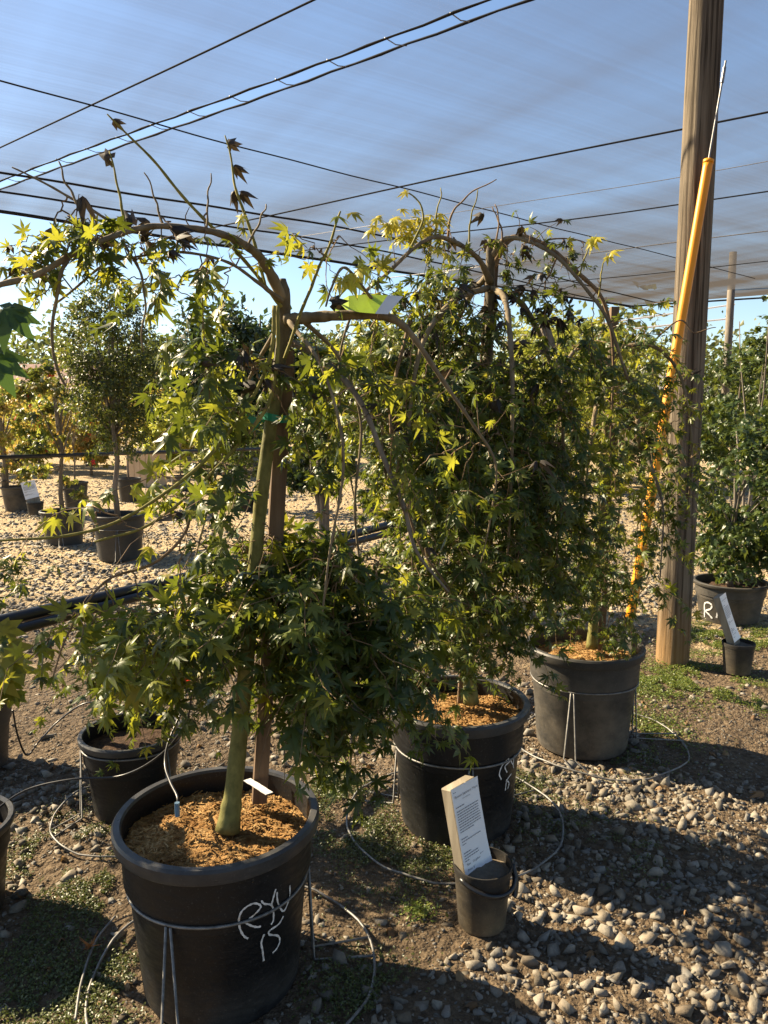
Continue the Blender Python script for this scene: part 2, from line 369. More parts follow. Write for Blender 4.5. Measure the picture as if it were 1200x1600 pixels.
def cloth_mat():
    t = NT('woven_shade_cloth'); g = t.n('ShaderNodeNewGeometry')
    mp = t.n('ShaderNodeMapping'); mp.vector_type = 'POINT'; mp.inputs['Rotation'].default_value = (0, 0, -math.atan2(UDIR.y, UDIR.x) + R(6))
    t.l(g.outputs['Position'], mp.inputs[0])
    m1 = t.n('ShaderNodeMapping'); m1.inputs['Scale'].default_value = (0.05, 2.6, 1); t.l(mp.outputs[0], m1.inputs[0])
    m2 = t.n('ShaderNodeMapping'); m2.inputs['Scale'].default_value = (0.10, 26, 1); t.l(mp.outputs[0], m2.inputs[0])
    m3 = t.n('ShaderNodeMapping'); m3.inputs['Scale'].default_value = (1.4, 0.06, 1); t.l(mp.outputs[0], m3.inputs[0])
    def nz(m, sc, d):
        x = t.n('ShaderNodeTexNoise'); x.inputs['Scale'].default_value = sc; x.inputs['Detail'].default_value = d; t.l(m.outputs[0], x.inputs['Vector']); return x.outputs[0]
    a, b, c3 = nz(m1, 1, 3), nz(m2, 1, 2), nz(m3, 1, 3)
    def madd(x, k, y):
        n = t.n('ShaderNodeMath', operation='MULTIPLY_ADD'); t.l(x, n.inputs[0]); n.inputs[1].default_value = k
        if hasattr(y, 'is_linked'): t.l(y, n.inputs[2])
        else: n.inputs[2].default_value = y
        return n.outputs[0]
    # threads cover more of the view the more slanting the look through them (the cloth has thickness)
    dot = t.n('ShaderNodeVectorMath', operation='DOT_PRODUCT'); t.l(g.outputs['Incoming'], dot.inputs[0]); t.l(g.outputs['Normal'], dot.inputs[1])
    ab = t.n('ShaderNodeMath', operation='ABSOLUTE'); t.l(dot.outputs['Value'], ab.inputs[0])
    mx0 = t.n('ShaderNodeMath', operation='MAXIMUM'); t.l(ab.outputs[0], mx0.inputs[0]); mx0.inputs[1].default_value = 0.05
    dv = t.n('ShaderNodeMath', operation='DIVIDE'); dv.inputs[0].default_value = -0.040
    sq = t.n('ShaderNodeMath', operation='MULTIPLY'); t.l(mx0.outputs[0], sq.inputs[0]); t.l(mx0.outputs[0], sq.inputs[1]); t.l(sq.outputs[0], dv.inputs[1])
    ex = t.n('ShaderNodeMath', operation='EXPONENT'); t.l(dv.outputs[0], ex.inputs[0])     # open share
    op = t.n('ShaderNodeMath', operation='SUBTRACT'); op.inputs[0].default_value = 1.0; t.l(ex.outputs[0], op.inputs[1])
    v = madd(a, 0.42, madd(b, 0.16, madd(c3, 0.60, -0.56)))  # stretched noise for weave bands; moire and sun-glow streaks put into the opacity
    s2 = t.n('ShaderNodeMath', operation='ADD', use_clamp=True); t.l(op.outputs[0], s2.inputs[0]); t.l(v, s2.inputs[1])
    df = t.n('ShaderNodeBsdfDiffuse'); df.inputs[0].default_value = (0.045, 0.041, 0.038, 1)
    tl = t.n('ShaderNodeBsdfTranslucent'); tl.inputs[0].default_value = (0.085, 0.079, 0.076, 1)
    mxa = t.n('ShaderNodeMixShader'); mxa.inputs[0].default_value = 0.6; t.l(df.outputs[0], mxa.inputs[1]); t.l(tl.outputs[0], mxa.inputs[2])
    tp = t.n('ShaderNodeBsdfTransparent'); tp.inputs[0].default_value = (1, 1, 1, 1)
    mxb = t.n('ShaderNodeMixShader'); t.l(s2.outputs[0], mxb.inputs[0]); t.l(tp.outputs[0], mxb.inputs[1]); t.l(mxa.outputs[0], mxb.inputs[2])
    t.l(mxb.outputs[0], t.out.inputs[0]); return t.m
M['cloth'] = cloth_mat()

# ------------------------------------------------------------------ ground
def noise2(x, y, seed=0):
    """cheap smooth value noise, vectorised"""
    x = np.asarray(x, float); y = np.asarray(y, float)
    xi = np.floor(x).astype(np.int64); yi = np.floor(y).astype(np.int64); xf = x - xi; yf = y - yi
    def h(a, b):
        n = (a * 374761393 + b * 668265263 + seed * 974634777) & 0x7fffffff
        n = ((n ^ (n >> 13)) * 1274126177) & 0x7fffffff
        return ((n ^ (n >> 16)) & 0xffff) / 65535.0
    u = xf * xf * (3 - 2 * xf); w = yf * yf * (3 - 2 * yf)
    return (h(xi, yi) * (1 - u) + h(xi + 1, yi) * u) * (1 - w) + (h(xi, yi + 1) * (1 - u) + h(xi + 1, yi + 1) * u) * w
GX0, GX1, GY0, GY1 = -5.0, 5.5, 0.2, 10.2
def gz(x, y):
    x = np.asarray(x, float); y = np.asarray(y, float)
    z = 0.028 * (noise2(x * 2.1, y * 2.1, 1) - 0.5) + 0.020 * (noise2(x * 7, y * 7, 2) - 0.5) + 0.010 * (noise2(x * 21, y * 21, 3) - 0.5)
    e = np.minimum(np.minimum(x - GX0, GX1 - x), np.minimum(y - GY0, GY1 - y))
    return z * np.clip(e / 0.8, 0, 1)
nx, ny = 300, 290
gx, gy = np.meshgrid(np.linspace(GX0, GX1, nx), np.linspace(GY0, GY1, ny))
V = np.stack([gx.ravel(), gy.ravel(), gz(gx.ravel(), gy.ravel())], 1)
idx = np.arange(nx * ny).reshape(ny, nx)
F = np.stack([idx[:-1, :-1].ravel(), idx[:-1, 1:].ravel(), idx[1:, 1:].ravel(), idx[1:, :-1].ravel()], 1)
B = 700.0
V = np.vstack([V, [(-B, -B, 0), (B, -B, 0), (B, B, 0), (-B, B, 0)]]); nb = nx * ny
c4 = [idx[0, 0], idx[0, -1], idx[-1, -1], idx[-1, 0]]
F = np.vstack([F, [[nb + i, nb + (i + 1) % 4, c4[(i + 1) % 4], c4[i]] for i in range(4)]])
ground = link('ground', np_mesh('ground', V, F, M['ground'], smooth=True), kind='structure')
ground['label'] = 'gravel and soil yard with moss patches'

# ---- stones
def rock(n, seed, flat=0.7):
    r = np.random.default_rng(seed); bm = bmesh.new()
    p = r.uniform(-1, 1, (n, 3)); q = np.abs(p).max(axis=1)[:, None]; sph = np.linalg.norm(p, axis=1)[:, None]
    p = p / (0.45 * q + 0.55 * sph) * r.uniform(0.60, 1.15, (n, 1)); p *= np.array([1.0, r.uniform(0.55, 0.95), flat * r.uniform(0.7, 1.15)])
    p[:, 0] += .25 * p[:, 2] * r.normal()
    for q in p: bm.verts.new(q)
    bmesh.ops.convex_hull(bm, input=bm.verts[:])
    bmesh.ops.delete(bm, geom=[v for v in bm.verts if not v.link_faces], context='VERTS')
    bmesh.ops.triangulate(bm, faces=bm.faces[:]); bm.verts.index_update()
    Vv = np.array([v.co[:] for v in bm.verts]); Ff = np.array([[v.index for v in f.verts] for f in bm.faces]); bm.free(); return Vv, Ff
def merge_instances(Vt, Ft, pos, frame):
    """Vt (n,3), Ft (m,k); pos (N,3); frame (N,3,3) columns = axes*scale"""
    N = len(pos); n = len(Vt)
    W = np.einsum('nij,vj->nvi', frame, Vt) + pos[:, None, :]
    Fo = Ft[None] + (np.arange(N) * n)[:, None, None]
    return W.reshape(-1, 3), Fo.reshape(-1, Ft.shape[1])
def rand_frames(N, r, tilt=0.5):
    a = r.uniform(0, 2 * np.pi, N); z = np.zeros(N); o = np.ones(N); c, s = np.cos(a), np.sin(a)
    Rz = np.stack([np.stack([c, -s, z], 1), np.stack([s, c, z], 1), np.stack([z, z, o], 1)], 1)
    t = r.normal(0, tilt, N); c, s = np.cos(t), np.sin(t)
    Rx = np.stack([np.stack([o, z, z], 1), np.stack([z, c, -s], 1), np.stack([z, s, c], 1)], 1)
    return np.einsum('nij,njk->nik', Rx, Rz)
# (centre, radius) keep-clear discs filled in below by the pots
CLEAR = []
def stone_density(x, y):
    d = 0.22 + 0.9 * (noise2(x * 1.3 + 5, y * 1.3, 11) - 0.42) + 0.4 * (noise2(x * 4, y * 4, 12) - 0.5)
    d = d + np.where((x > 0.35) & (y < 3.2), 0.20, 0.0)                       # stony strip at the right
    d = d + np.where((x > 0.1) & (x < 1.3) & (y < 1.75) & (y > 1.25), 0.12, 0)
    d = d - np.where((x < 0.2) & (y < 2.1), 0.35, 0.0)                        # mossy soil near the front pots
    d = d - np.where((x > -0.1) & (x < 0.25) & (y < 1.9), 0.1, 0)
    d = d - np.where((x > 1.05) & (y > 2.6) & (y < 4.2), 0.6, 0.0)            # ground cover by the pole
    d = d + np.where(y > 4.2, 0.25, 0)
    return np.clip(d, 0.03, 1)
def scatter_area(n, y0, y1, r, margin=0.5):
    y = np.sqrt(r.uniform(y0 ** 2, y1 ** 2, n)); half = 0.515 * y + margin
    return r.uniform(-1, 1, n) * half, y
# ------------------------------------------------------------------ pots
def pot_profile(rt, h):
    """outer radius at z; lip, shoulder band, tapered wall"""
    return [(0.0, 0.004), (rt * 0.76, 0.0), (rt * 0.775, 0.012), (rt * 0.87, h * 0.66), (rt * 0.885, h * 0.68), (rt * 0.915, h * 0.69), (rt * 0.93, h * 0.905),
            (rt * 0.985, h * 0.915), (rt * 1.0, h * 0.93), (rt * 1.005, h * 0.985), (rt * 0.985, h), (rt * 0.925, h * 1.0), (rt * 0.91, h * 0.985),
            (rt * 0.885, h * 0.70), (rt * 0.87, h * 0.6)]
def outer_r(rt, h, z):
    pr = [(rt * 0.775, 0.0), (rt * 0.87, h * 0.66), (rt * 0.915, h * 0.69), (rt * 0.93, h * 0.905), (rt, h * 0.93), (rt, h)]
    return float(np.interp(z, [p[1] for p in pr], [p[0] for p in pr]))
def bumpy_disc(c, r, z, amp, seed, nr=14, na=40):
    mb = MB(); Vv = [(c[0], c[1], z + amp * 0.6)]; Ff = []
    for i in range(1, nr + 1):
        for j in range(na):
            a = 2 * math.pi * j / na; rr = r * i / nr
            x, y = c[0] + rr * math.cos(a), c[1] + rr * math.sin(a)
            dz = amp * (float(noise2(x * 18, y * 18, seed)) * 1.2 + float(noise2(x * 50, y * 50, seed + 1)) * 0.8 - 1.0) + amp * 0.6 * (1 - (i / nr) ** 2)
            Vv.append((x, y, z + dz))
    for j in range(na): Ff.append((0, 1 + j, 1 + (j + 1) % na))
    for i in range(nr - 1):
        for j in range(na):
            a, b = 1 + i * na, 1 + (i + 1) * na
            Ff.append((a + j, b + j, b + (j + 1) % na, a + (j + 1) % na))
    mb.add(Vv, Ff); return mb
def make_pot(name, loc, rt, h, label, mat='pot', fill='mulch', flakes=0, group='black nursery pots', fill_drop=0.055, k=56, seed=1):
    t = empty(name, loc, label, 'pot', group)
    pf = pot_profile(rt, h)
    mb = MB(); mb.lathe(pf[6:13], loc, k, wob=0.006); rim = mb.build('rim', M['pot_rim' if mat == 'pot' else mat], t, smooth=True)
    try: rim.data.set_sharp_from_angle(angle=R(38))
    except Exception: pass
    mb = MB(); mb.lathe(pf[:7], loc, k, wob=0.006); mb.lathe(pf[12:], loc, k, wob=0.006)
    o = mb.build('pot_wall', M[mat], t, smooth=True)
    bm = bmesh.new(); bm.from_mesh(o.data); bmesh.ops.remove_doubles(bm, verts=bm.verts, dist=1e-4); bm.to_mesh(o.data); bm.free()
    o.data.polygons.foreach_set('use_smooth', [True] * len(o.data.polygons))
    try: o.data.set_sharp_from_angle(angle=R(38))
    except Exception: pass
    zt = loc[2] + h - fill_drop; rf = rt * 0.905
    f = bumpy_disc(loc, rf, zt, 0.014, seed).build(fill, M[fill], t, smooth=True)
    if flakes:
        r = np.random.default_rng(seed + 40)
        q = np.sqrt(r.uniform(0, 1, flakes)) * rf * 0.98; a = r.uniform(0, 2 * np.pi, flakes)
        x, y = loc[0] + q * np.cos(a), loc[1] + q * np.sin(a)
        z = zt + 0.014 * (noise2(x * 18, y * 18, seed) * 1.2 + noise2(x * 50, y * 50, seed + 1) * 0.8 - 1.0) + 0.0084 * (1 - (q / rf) ** 2) + 0.003
        Vt = np.array([(-1, -.22, 0), (1, -.15, .1), (0.9, .2, .05), (-1, .2, -.1), (0, 0, .25)], float); Ft = np.array([(0, 1, 4), (1, 2, 4), (2, 3, 4), (3, 0, 4)])
        fr = rand_frames(flakes, r, 0.45) * r.uniform(0.004, 0.011, flakes)[:, None, None]
        Vv, Ff = merge_instances(Vt, Ft, np.stack([x, y, z], 1), fr)
        link('mulch_flakes', np_mesh('mulch_flakes', Vv, Ff, M['mulch']), t, kind='stuff')
    CLEAR.append((loc[0], loc[1], rt * 0.80))
    return t
def ray_pot(px, py, loc, rt, h, off=0.0012):
    d = ray(px, py); o = Vector((0, 0, H)); s = 0.5
    while s < 9:
        p = o + d * s
        z = p.z - loc[2]
        if 0 <= z <= h and math.hypot(p.x - loc[0], p.y - loc[1]) < outer_r(rt, h, z) + off: return p
        s += 0.0006
    return None
def pot_lettering(pot, loc, rt, h, strokes, w, name='lettering'):
    mb = MB()
    for st in strokes:
        pts = [ray_pot(x, y, loc, rt, h) for x, y in spline(st, max(8, len(st) * 4))]
        pts = [p for p in pts if p is not None]
        if len(pts) < 2: continue
        n = len(pts); L, Rr = [], []
        for i in range(n):
            tn = (pts[min(i + 1, n - 1)] - pts[max(i - 1, 0)]).normalized()
            out = Vector((pts[i].x - loc[0], pts[i].y - loc[1], 0)).normalized()
            sd = tn.cross(out).normalized(); ww = w * (0.75 + 0.45 * math.sin(i * 0.9 + len(st)) ** 2)
            b = pts[i] + out * 0.0008
            L.append(b - sd * ww); Rr.append(b + sd * ww)
        mb.add(L + Rr, [(i, i + 1, n + i + 1, n + i) for i in range(n - 1)])
    return mb.build(name, M['chalk'], pot)
def wire_stand(loc, rt, h, label, rz, base_r, zring=None, legs=3, wr=0.0035, dx=(0.0, 0.0)):
    zr = h * 0.66 if zring is None else zring
    t = empty('wire_pot_stand', loc, label, 'pot stand', 'galvanised wire pot stands')
    rr = outer_r(rt, h, zr) + wr * 1.2
    mb = MB(); mb.tube([(loc[0] + rr * math.cos(a), loc[1] + rr * math.sin(a), loc[2] + zr + 0.002 * math.sin(3 * a)) for a in np.linspace(0, 2 * math.pi, 65)[:-1]], wr, 6, closed=True)
    mb.build('top_ring', M['wire'], t, smooth=True)
    cx, cy = loc[0] + dx[0], loc[1] + dx[1]
    mb = MB(); ring = []
    for a in np.linspace(0, 2 * math.pi, 73)[:-1]:
        x, y = cx + base_r * math.cos(a), cy + base_r * math.sin(a); ring.append((x, y, float(gz(x, y)) + 0.014 + 0.004 * math.sin(5 * a)))
    mb.tube(ring, wr, 6, closed=True); mb.build('base_ring', M['wire'], t, smooth=True)
    for i in range(legs):
        a = rz + 2 * math.pi * i / legs; pts = []
        for sgn in (-1, 1):
            aa = a + sgn * 0.10; at = a + sgn * 0.025
            foot = (loc[0] + (rr + 0.012) * math.cos(aa), loc[1] + (rr + 0.012) * math.sin(aa), 0.014)
            top = (loc[0] + (rr + 0.002) * math.cos(at), loc[1] + (rr + 0.002) * math.sin(at), loc[2] + zr - 0.002)
            out = (cx + base_r * math.cos(aa), cy + base_r * math.sin(aa), 0.014)
            seq = [top, foot, out]
            pts = pts + (list(reversed(seq)) if sgn < 0 else seq)
        mb = MB(); mb.tube(pts[:3], wr * 0.95, 6); mb.tube(pts[3:], wr * 0.95, 6); mb.build('leg', M['wire'], t, smooth=True)
    return t

def ground_at(px, py): p = PZ(px, py, 0); return Vector((p.x, p.y, 0))
POT_R, POT_H = 0.23, 0.405
pc = PZ(340, 1268, POT_H); POT1 = Vector((pc.x, pc.y, 0))
pc = PZ(715, 1092, POT_H); POT2 = Vector((pc.x, pc.y, 0))
pc = PZ(914, 1005, POT_H); POT3 = Vector((pc.x, pc.y, 0))
P1 = make_pot('nursery_pot', POT1, POT_R, POT_H, 'large black pot in the front marked RYU 15 in white', flakes=2600, seed=3, k=72)
P2 = make_pot('nursery_pot', POT2, POT_R * 0.985, POT_H, 'large black pot right behind the white sign pail, bright orange mulch inside', flakes=2200, seed=5, k=64)
P3 = make_pot('nursery_pot', POT3, POT_R * 0.99, POT_H, 'large black pot with dusty side next to the wooden pole', mat='pot_dusty', flakes=1200, seed=8, k=64)
def Z1(pts, x0, y0, s): return [(x0 + x / s, y0 + y / s) for x, y in pts]
RYU = [[(290, 365), (220, 430), (185, 530), (200, 650), (250, 740), (300, 770)], [(290, 365), (370, 330), (440, 345), (455, 380), (400, 450), (280, 560), (320, 600), (400, 625), (460, 618)],
       [(465, 295), (500, 335), (590, 350), (615, 430), (615, 540), (585, 595)], [(590, 350), (620, 240), (645, 150)],
       [(660, 190), (665, 290), (700, 390), (745, 425), (790, 340), (820, 220), (820, 105)], [(500, 715), (465, 820), (480, 920), (495, 1050)],
       [(740, 490), (680, 590), (570, 670), (565, 720), (670, 735), (695, 800), (660, 890), (605, 950)]]
pot_lettering(P1, POT1, POT_R, POT_H, [Z1(s, 350, 1370, 8) for s in RYU], 0.0021)
RY2 = [[(775, 140), (740, 180), (720, 235), (733, 272)], [(775, 140), (785, 158), (755, 190), (768, 228)], [(790, 150), (805, 175), (812, 120)], [(806, 175), (808, 200)], [(765, 270), (757, 340)], [(795, 235), (768, 275), (780, 292), (772, 328)]]
pot_lettering(P2, POT2, POT_R * 0.985, POT_H, [Z1(s, 600, 1150, 4) for s in RY2], 0.0022)
wire_stand(POT1, POT_R, POT_H, 'wire stand holding the large front pot marked RYU 15', R(-108), 0.33, zring=0.262, dx=(0.03, 0.0))
wire_stand(POT2, POT_R * 0.985, POT_H, 'wire stand with wide ground loop around the pot behind the sign', R(-84), 0.345, zring=0.268, dx=(-0.01, -0.02))
wire_stand(POT3, POT_R * 0.99, POT_H, 'wire stand holding the dusty pot next to the pole', R(-116), 0.33, zring=0.272, dx=(0.07, -0.02))
# smaller pots
pc = PZ(205, 1140, 0.27); POT4 = Vector((pc.x, pc.y, 0))
make_pot('nursery_pot', POT4, 0.165, 0.27, 'small black pot of dark soil left behind the front pot', fill='soil', seed=11, k=48, fill_drop=0.05)
wire_stand(POT4, 0.165, 0.27, 'wire stand around the small soil filled pot', R(-150), 0.25, zring=0.235, wr=0.003, dx=(0.02, -0.07))
pc = PZ(-88, 1286, 0.25); POT5 = Vector((pc.x, pc.y, 0))
make_pot('nursery_pot', POT5, 0.165, 0.25, 'black pot cut by the left edge low in the picture', fill='soil', seed=12, k=44)
pc = P(-50, 1200, 2.64); POT6 = Vector((pc.x, pc.y, 0))
make_pot('nursery_pot', POT6, 0.17, 0.27, 'brownish pot at the left edge under backlit maple leaves', mat='pot_gray', fill='soil', seed=13, k=44)

# ------------------------------------------------------------------ leaves and trees
def palm_leaf(lobes, curl=0.25, droop=0.3, seed=0, width=0.17, petiole=0.45, full=True, twist=0.0):
    """petiole from the origin along +Y, blade of unit radius beyond it"""
    r = np.random.default_rng(seed)
    if lobes == 7: ang = [-128, -82, -40, 0, 40, 82, 128]; ln = [0.45, 0.74, 0.93, 1.0, 0.93, 0.74, 0.45]
    elif lobes == 5: ang = [-100, -48, 0, 48, 100]; ln = [0.55, 0.88, 1.0, 0.88, 0.55]
    else: ang = [-62, 0, 62]; ln = [0.7, 1.0, 0.7]
    ang = [a + r.normal(0, 4) for a in ang]; ln = [l * r.uniform(0.88, 1.08) for l in ln]
    Vv = [(0, 0, 0)]; T = []
    def pt(rad, a, z=0.0): return (rad * math.sin(R(a)), rad * math.cos(R(a)), z)
    sin_r = 0.235
    def sid(a0, l0, a1=None, l1=0): return pt(sin_r * (0.5 + 0.5 * min(l0, l1 or l0)), (a0 + a1) / 2 if a1 is not None else a0)
    n = len(ang); first = pt(0.12, ang[0] - 30); S = [first] + [sid(ang[i], ln[i], ang[i + 1], ln[i + 1]) for i in range(n - 1)] + [pt(0.12, ang[-1] + 30)]
    base = len(Vv); Vv += S
    for i in range(n):
        a, l = ang[i], ln[i]; w = width * (0.7 + 0.3 * l)
        da = math.degrees(math.atan2(w, l * 0.46))
        sl, sr, tip, m = pt(math.hypot(w, l * .46), a - da), pt(math.hypot(w, l * .46), a + da), pt(l, a), pt(l * 0.48, a, -0.045)
        b = len(Vv); Vv += [sl, sr, tip, m]
        if full: T += [(0, b + 3, base + i), (base + i, b + 3, b), (b, b + 3, b + 2), (b + 2, b + 3, b + 1), (b + 1, b + 3, base + i + 1), (base + i + 1, b + 3, 0)]
        else: T += [(0, b + 2, b), (0, b + 1, b + 2)]
    A = np.array(Vv, float)
    rr = np.hypot(A[:, 0], A[:, 1])
    A[:, 2] += -droop * rr ** 2 - curl * np.abs(A[:, 0]) ** 1.5 + 0.07 * np.sin(A[:, 0] * 9 + seed) * rr + twist * A[:, 0] * A[:, 1]
    A[:, 1] += petiole
    if petiole > 0:
        b = len(A); A = np.vstack([A, [(-.012, 0, 0), (.012, 0, 0), (.012, petiole + 0.02, 0.0), (-.012, petiole + 0.02, 0.0)]])
        T += [(b, b + 1, b + 2), (b, b + 2, b + 3), (b + 2, 0, b + 3)]
    A[:, 2] -= 0.06 * np.sin(np.clip(A[:, 1] / max(petiole, .01), 0, 1) * np.pi)
    return A, np.array(T)
LV = [palm_leaf(7, curl=c, droop=d, seed=s, width=w, twist=t) for s, (c, d, w, t) in enumerate([(.1, .15, .135, 0), (.35, .3, .13, .2), (.2, .55, .135, -.2), (.6, .25, .115, .1), (.05, .4, .14, -.35), (.45, .7, .12, .3)])]
LV5 = [palm_leaf(5, curl=c, droop=d, seed=s + 20, width=w, petiole=.3) for s, (c, d, w) in enumerate([(.1, .2, .23), (.4, .5, .22), (.2, .8, .2)])]
LBIG = [palm_leaf(7, curl=c, droop=d, seed=s + 30, width=.25, petiole=.5) for s, (c, d) in enumerate([(.1, .2), (.25, .4), (.05, .55)])]
LDEAD = [palm_leaf(5, curl=1.0 + .3 * s, droop=.9 + .5 * s, seed=s + 50, width=.25, petiole=.25, twist=.7 - .5 * s) for s in range(3)]
LSMALL = [palm_leaf(5, curl=.3, droop=.4, seed=s + 60, width=.2, petiole=.1, full=False) for s in range(3)]
def rhomb(seed):
    r = np.random.default_rng(seed)
    return np.array([(0, 0, 0), (-.3, .45, .05), (.3, .5, .05), (0, 1, -.15 - .2 * r.random()), (0, .5, -.04)], float), np.array([(0, 4, 1), (0, 2, 4), (1, 4, 3), (4, 2, 3)])
LRH = [rhomb(s) for s in range(3)]
def leaf_frames(pos, ydir, nrm, sc):
    y = ydir / np.linalg.norm(ydir, axis=1)[:, None]
    n = nrm - y * np.sum(nrm * y, 1)[:, None]; n /= np.maximum(np.linalg.norm(n, axis=1), 1e-6)[:, None]
    x = np.cross(y, n)
    return np.stack([x, y, n], 2) * sc[:, None, None]

def leaves_to_objects(root, groups, n_single=300, base_loc=None, name='leaf'):
    """groups: list of (templates, material key, pos, frames). The n_single showing largest become objects of their own."""
    allrec = []
    for gi, (tp, mk, pos, fr) in enumerate(groups):
        if len(pos) == 0: continue
        sz = np.linalg.norm(fr[:, :, 1], axis=1)
        d = np.linalg.norm(pos - np.array([0, 0, H]), axis=1)
        c, s = math.cos(PITCH), math.sin(PITCH)
        zc = pos[:, 1] * c - (pos[:, 2] - H) * s; yc = pos[:, 1] * s + (pos[:, 2] - H) * c
        inf = (zc > .2) & (np.abs(pos[:, 0] / zc) < 600 / FPX) & (np.abs(yc / zc) < 800 / FPX)
        sc = sz / d * inf
        allrec += [(-sc[i], gi, i) for i in range(len(pos))]
    allrec.sort(); single = set((g, i) for s, g, i in allrec[:n_single] if s < 0)
    loc = np.array(base_loc)
    protos = {}
    Vs, Fs, Ms, mats = [], [], [], []; off = 0
    for gi, (tp, mk, pos, fr) in enumerate(groups):
        if len(pos) == 0: continue
        var = rng.integers(0, len(tp), len(pos))
        keep = np.ones(len(pos), bool)
        for i in range(len(pos)):
            if (gi, i) in single:
                keep[i] = False; key = (id(tp), mk, int(var[i]))
                if key not in protos: protos[key] = np_mesh('leaf', tp[var[i]][0], tp[var[i]][1], M[mk], smooth=False)
                o = bpy.data.objects.new(name, protos[key]); COL.objects.link(o); o.parent = root
                m4 = np.eye(4); m4[:3, :3] = fr[i]; m4[:3, 3] = pos[i] - loc
                o.matrix_basis = Matrix(m4.tolist())
        if mk not in mats: mats.append(mk)
        mi = mats.index(mk)
        for v in range(len(tp)):
            sel = keep & (var == v)
            if not sel.any(): continue
            a, b = merge_instances(tp[v][0], tp[v][1], pos[sel], fr[sel])
            Vs.append(a); Fs.append(b + off); off += len(a); Ms.append(np.full(len(b), mi))
    if Vs:
        me = np_mesh('foliage', np.vstack(Vs), np.vstack(Fs), [M[k] for k in mats], midx=np.concatenate(Ms))
        link('foliage', me, root, kind='stuff')

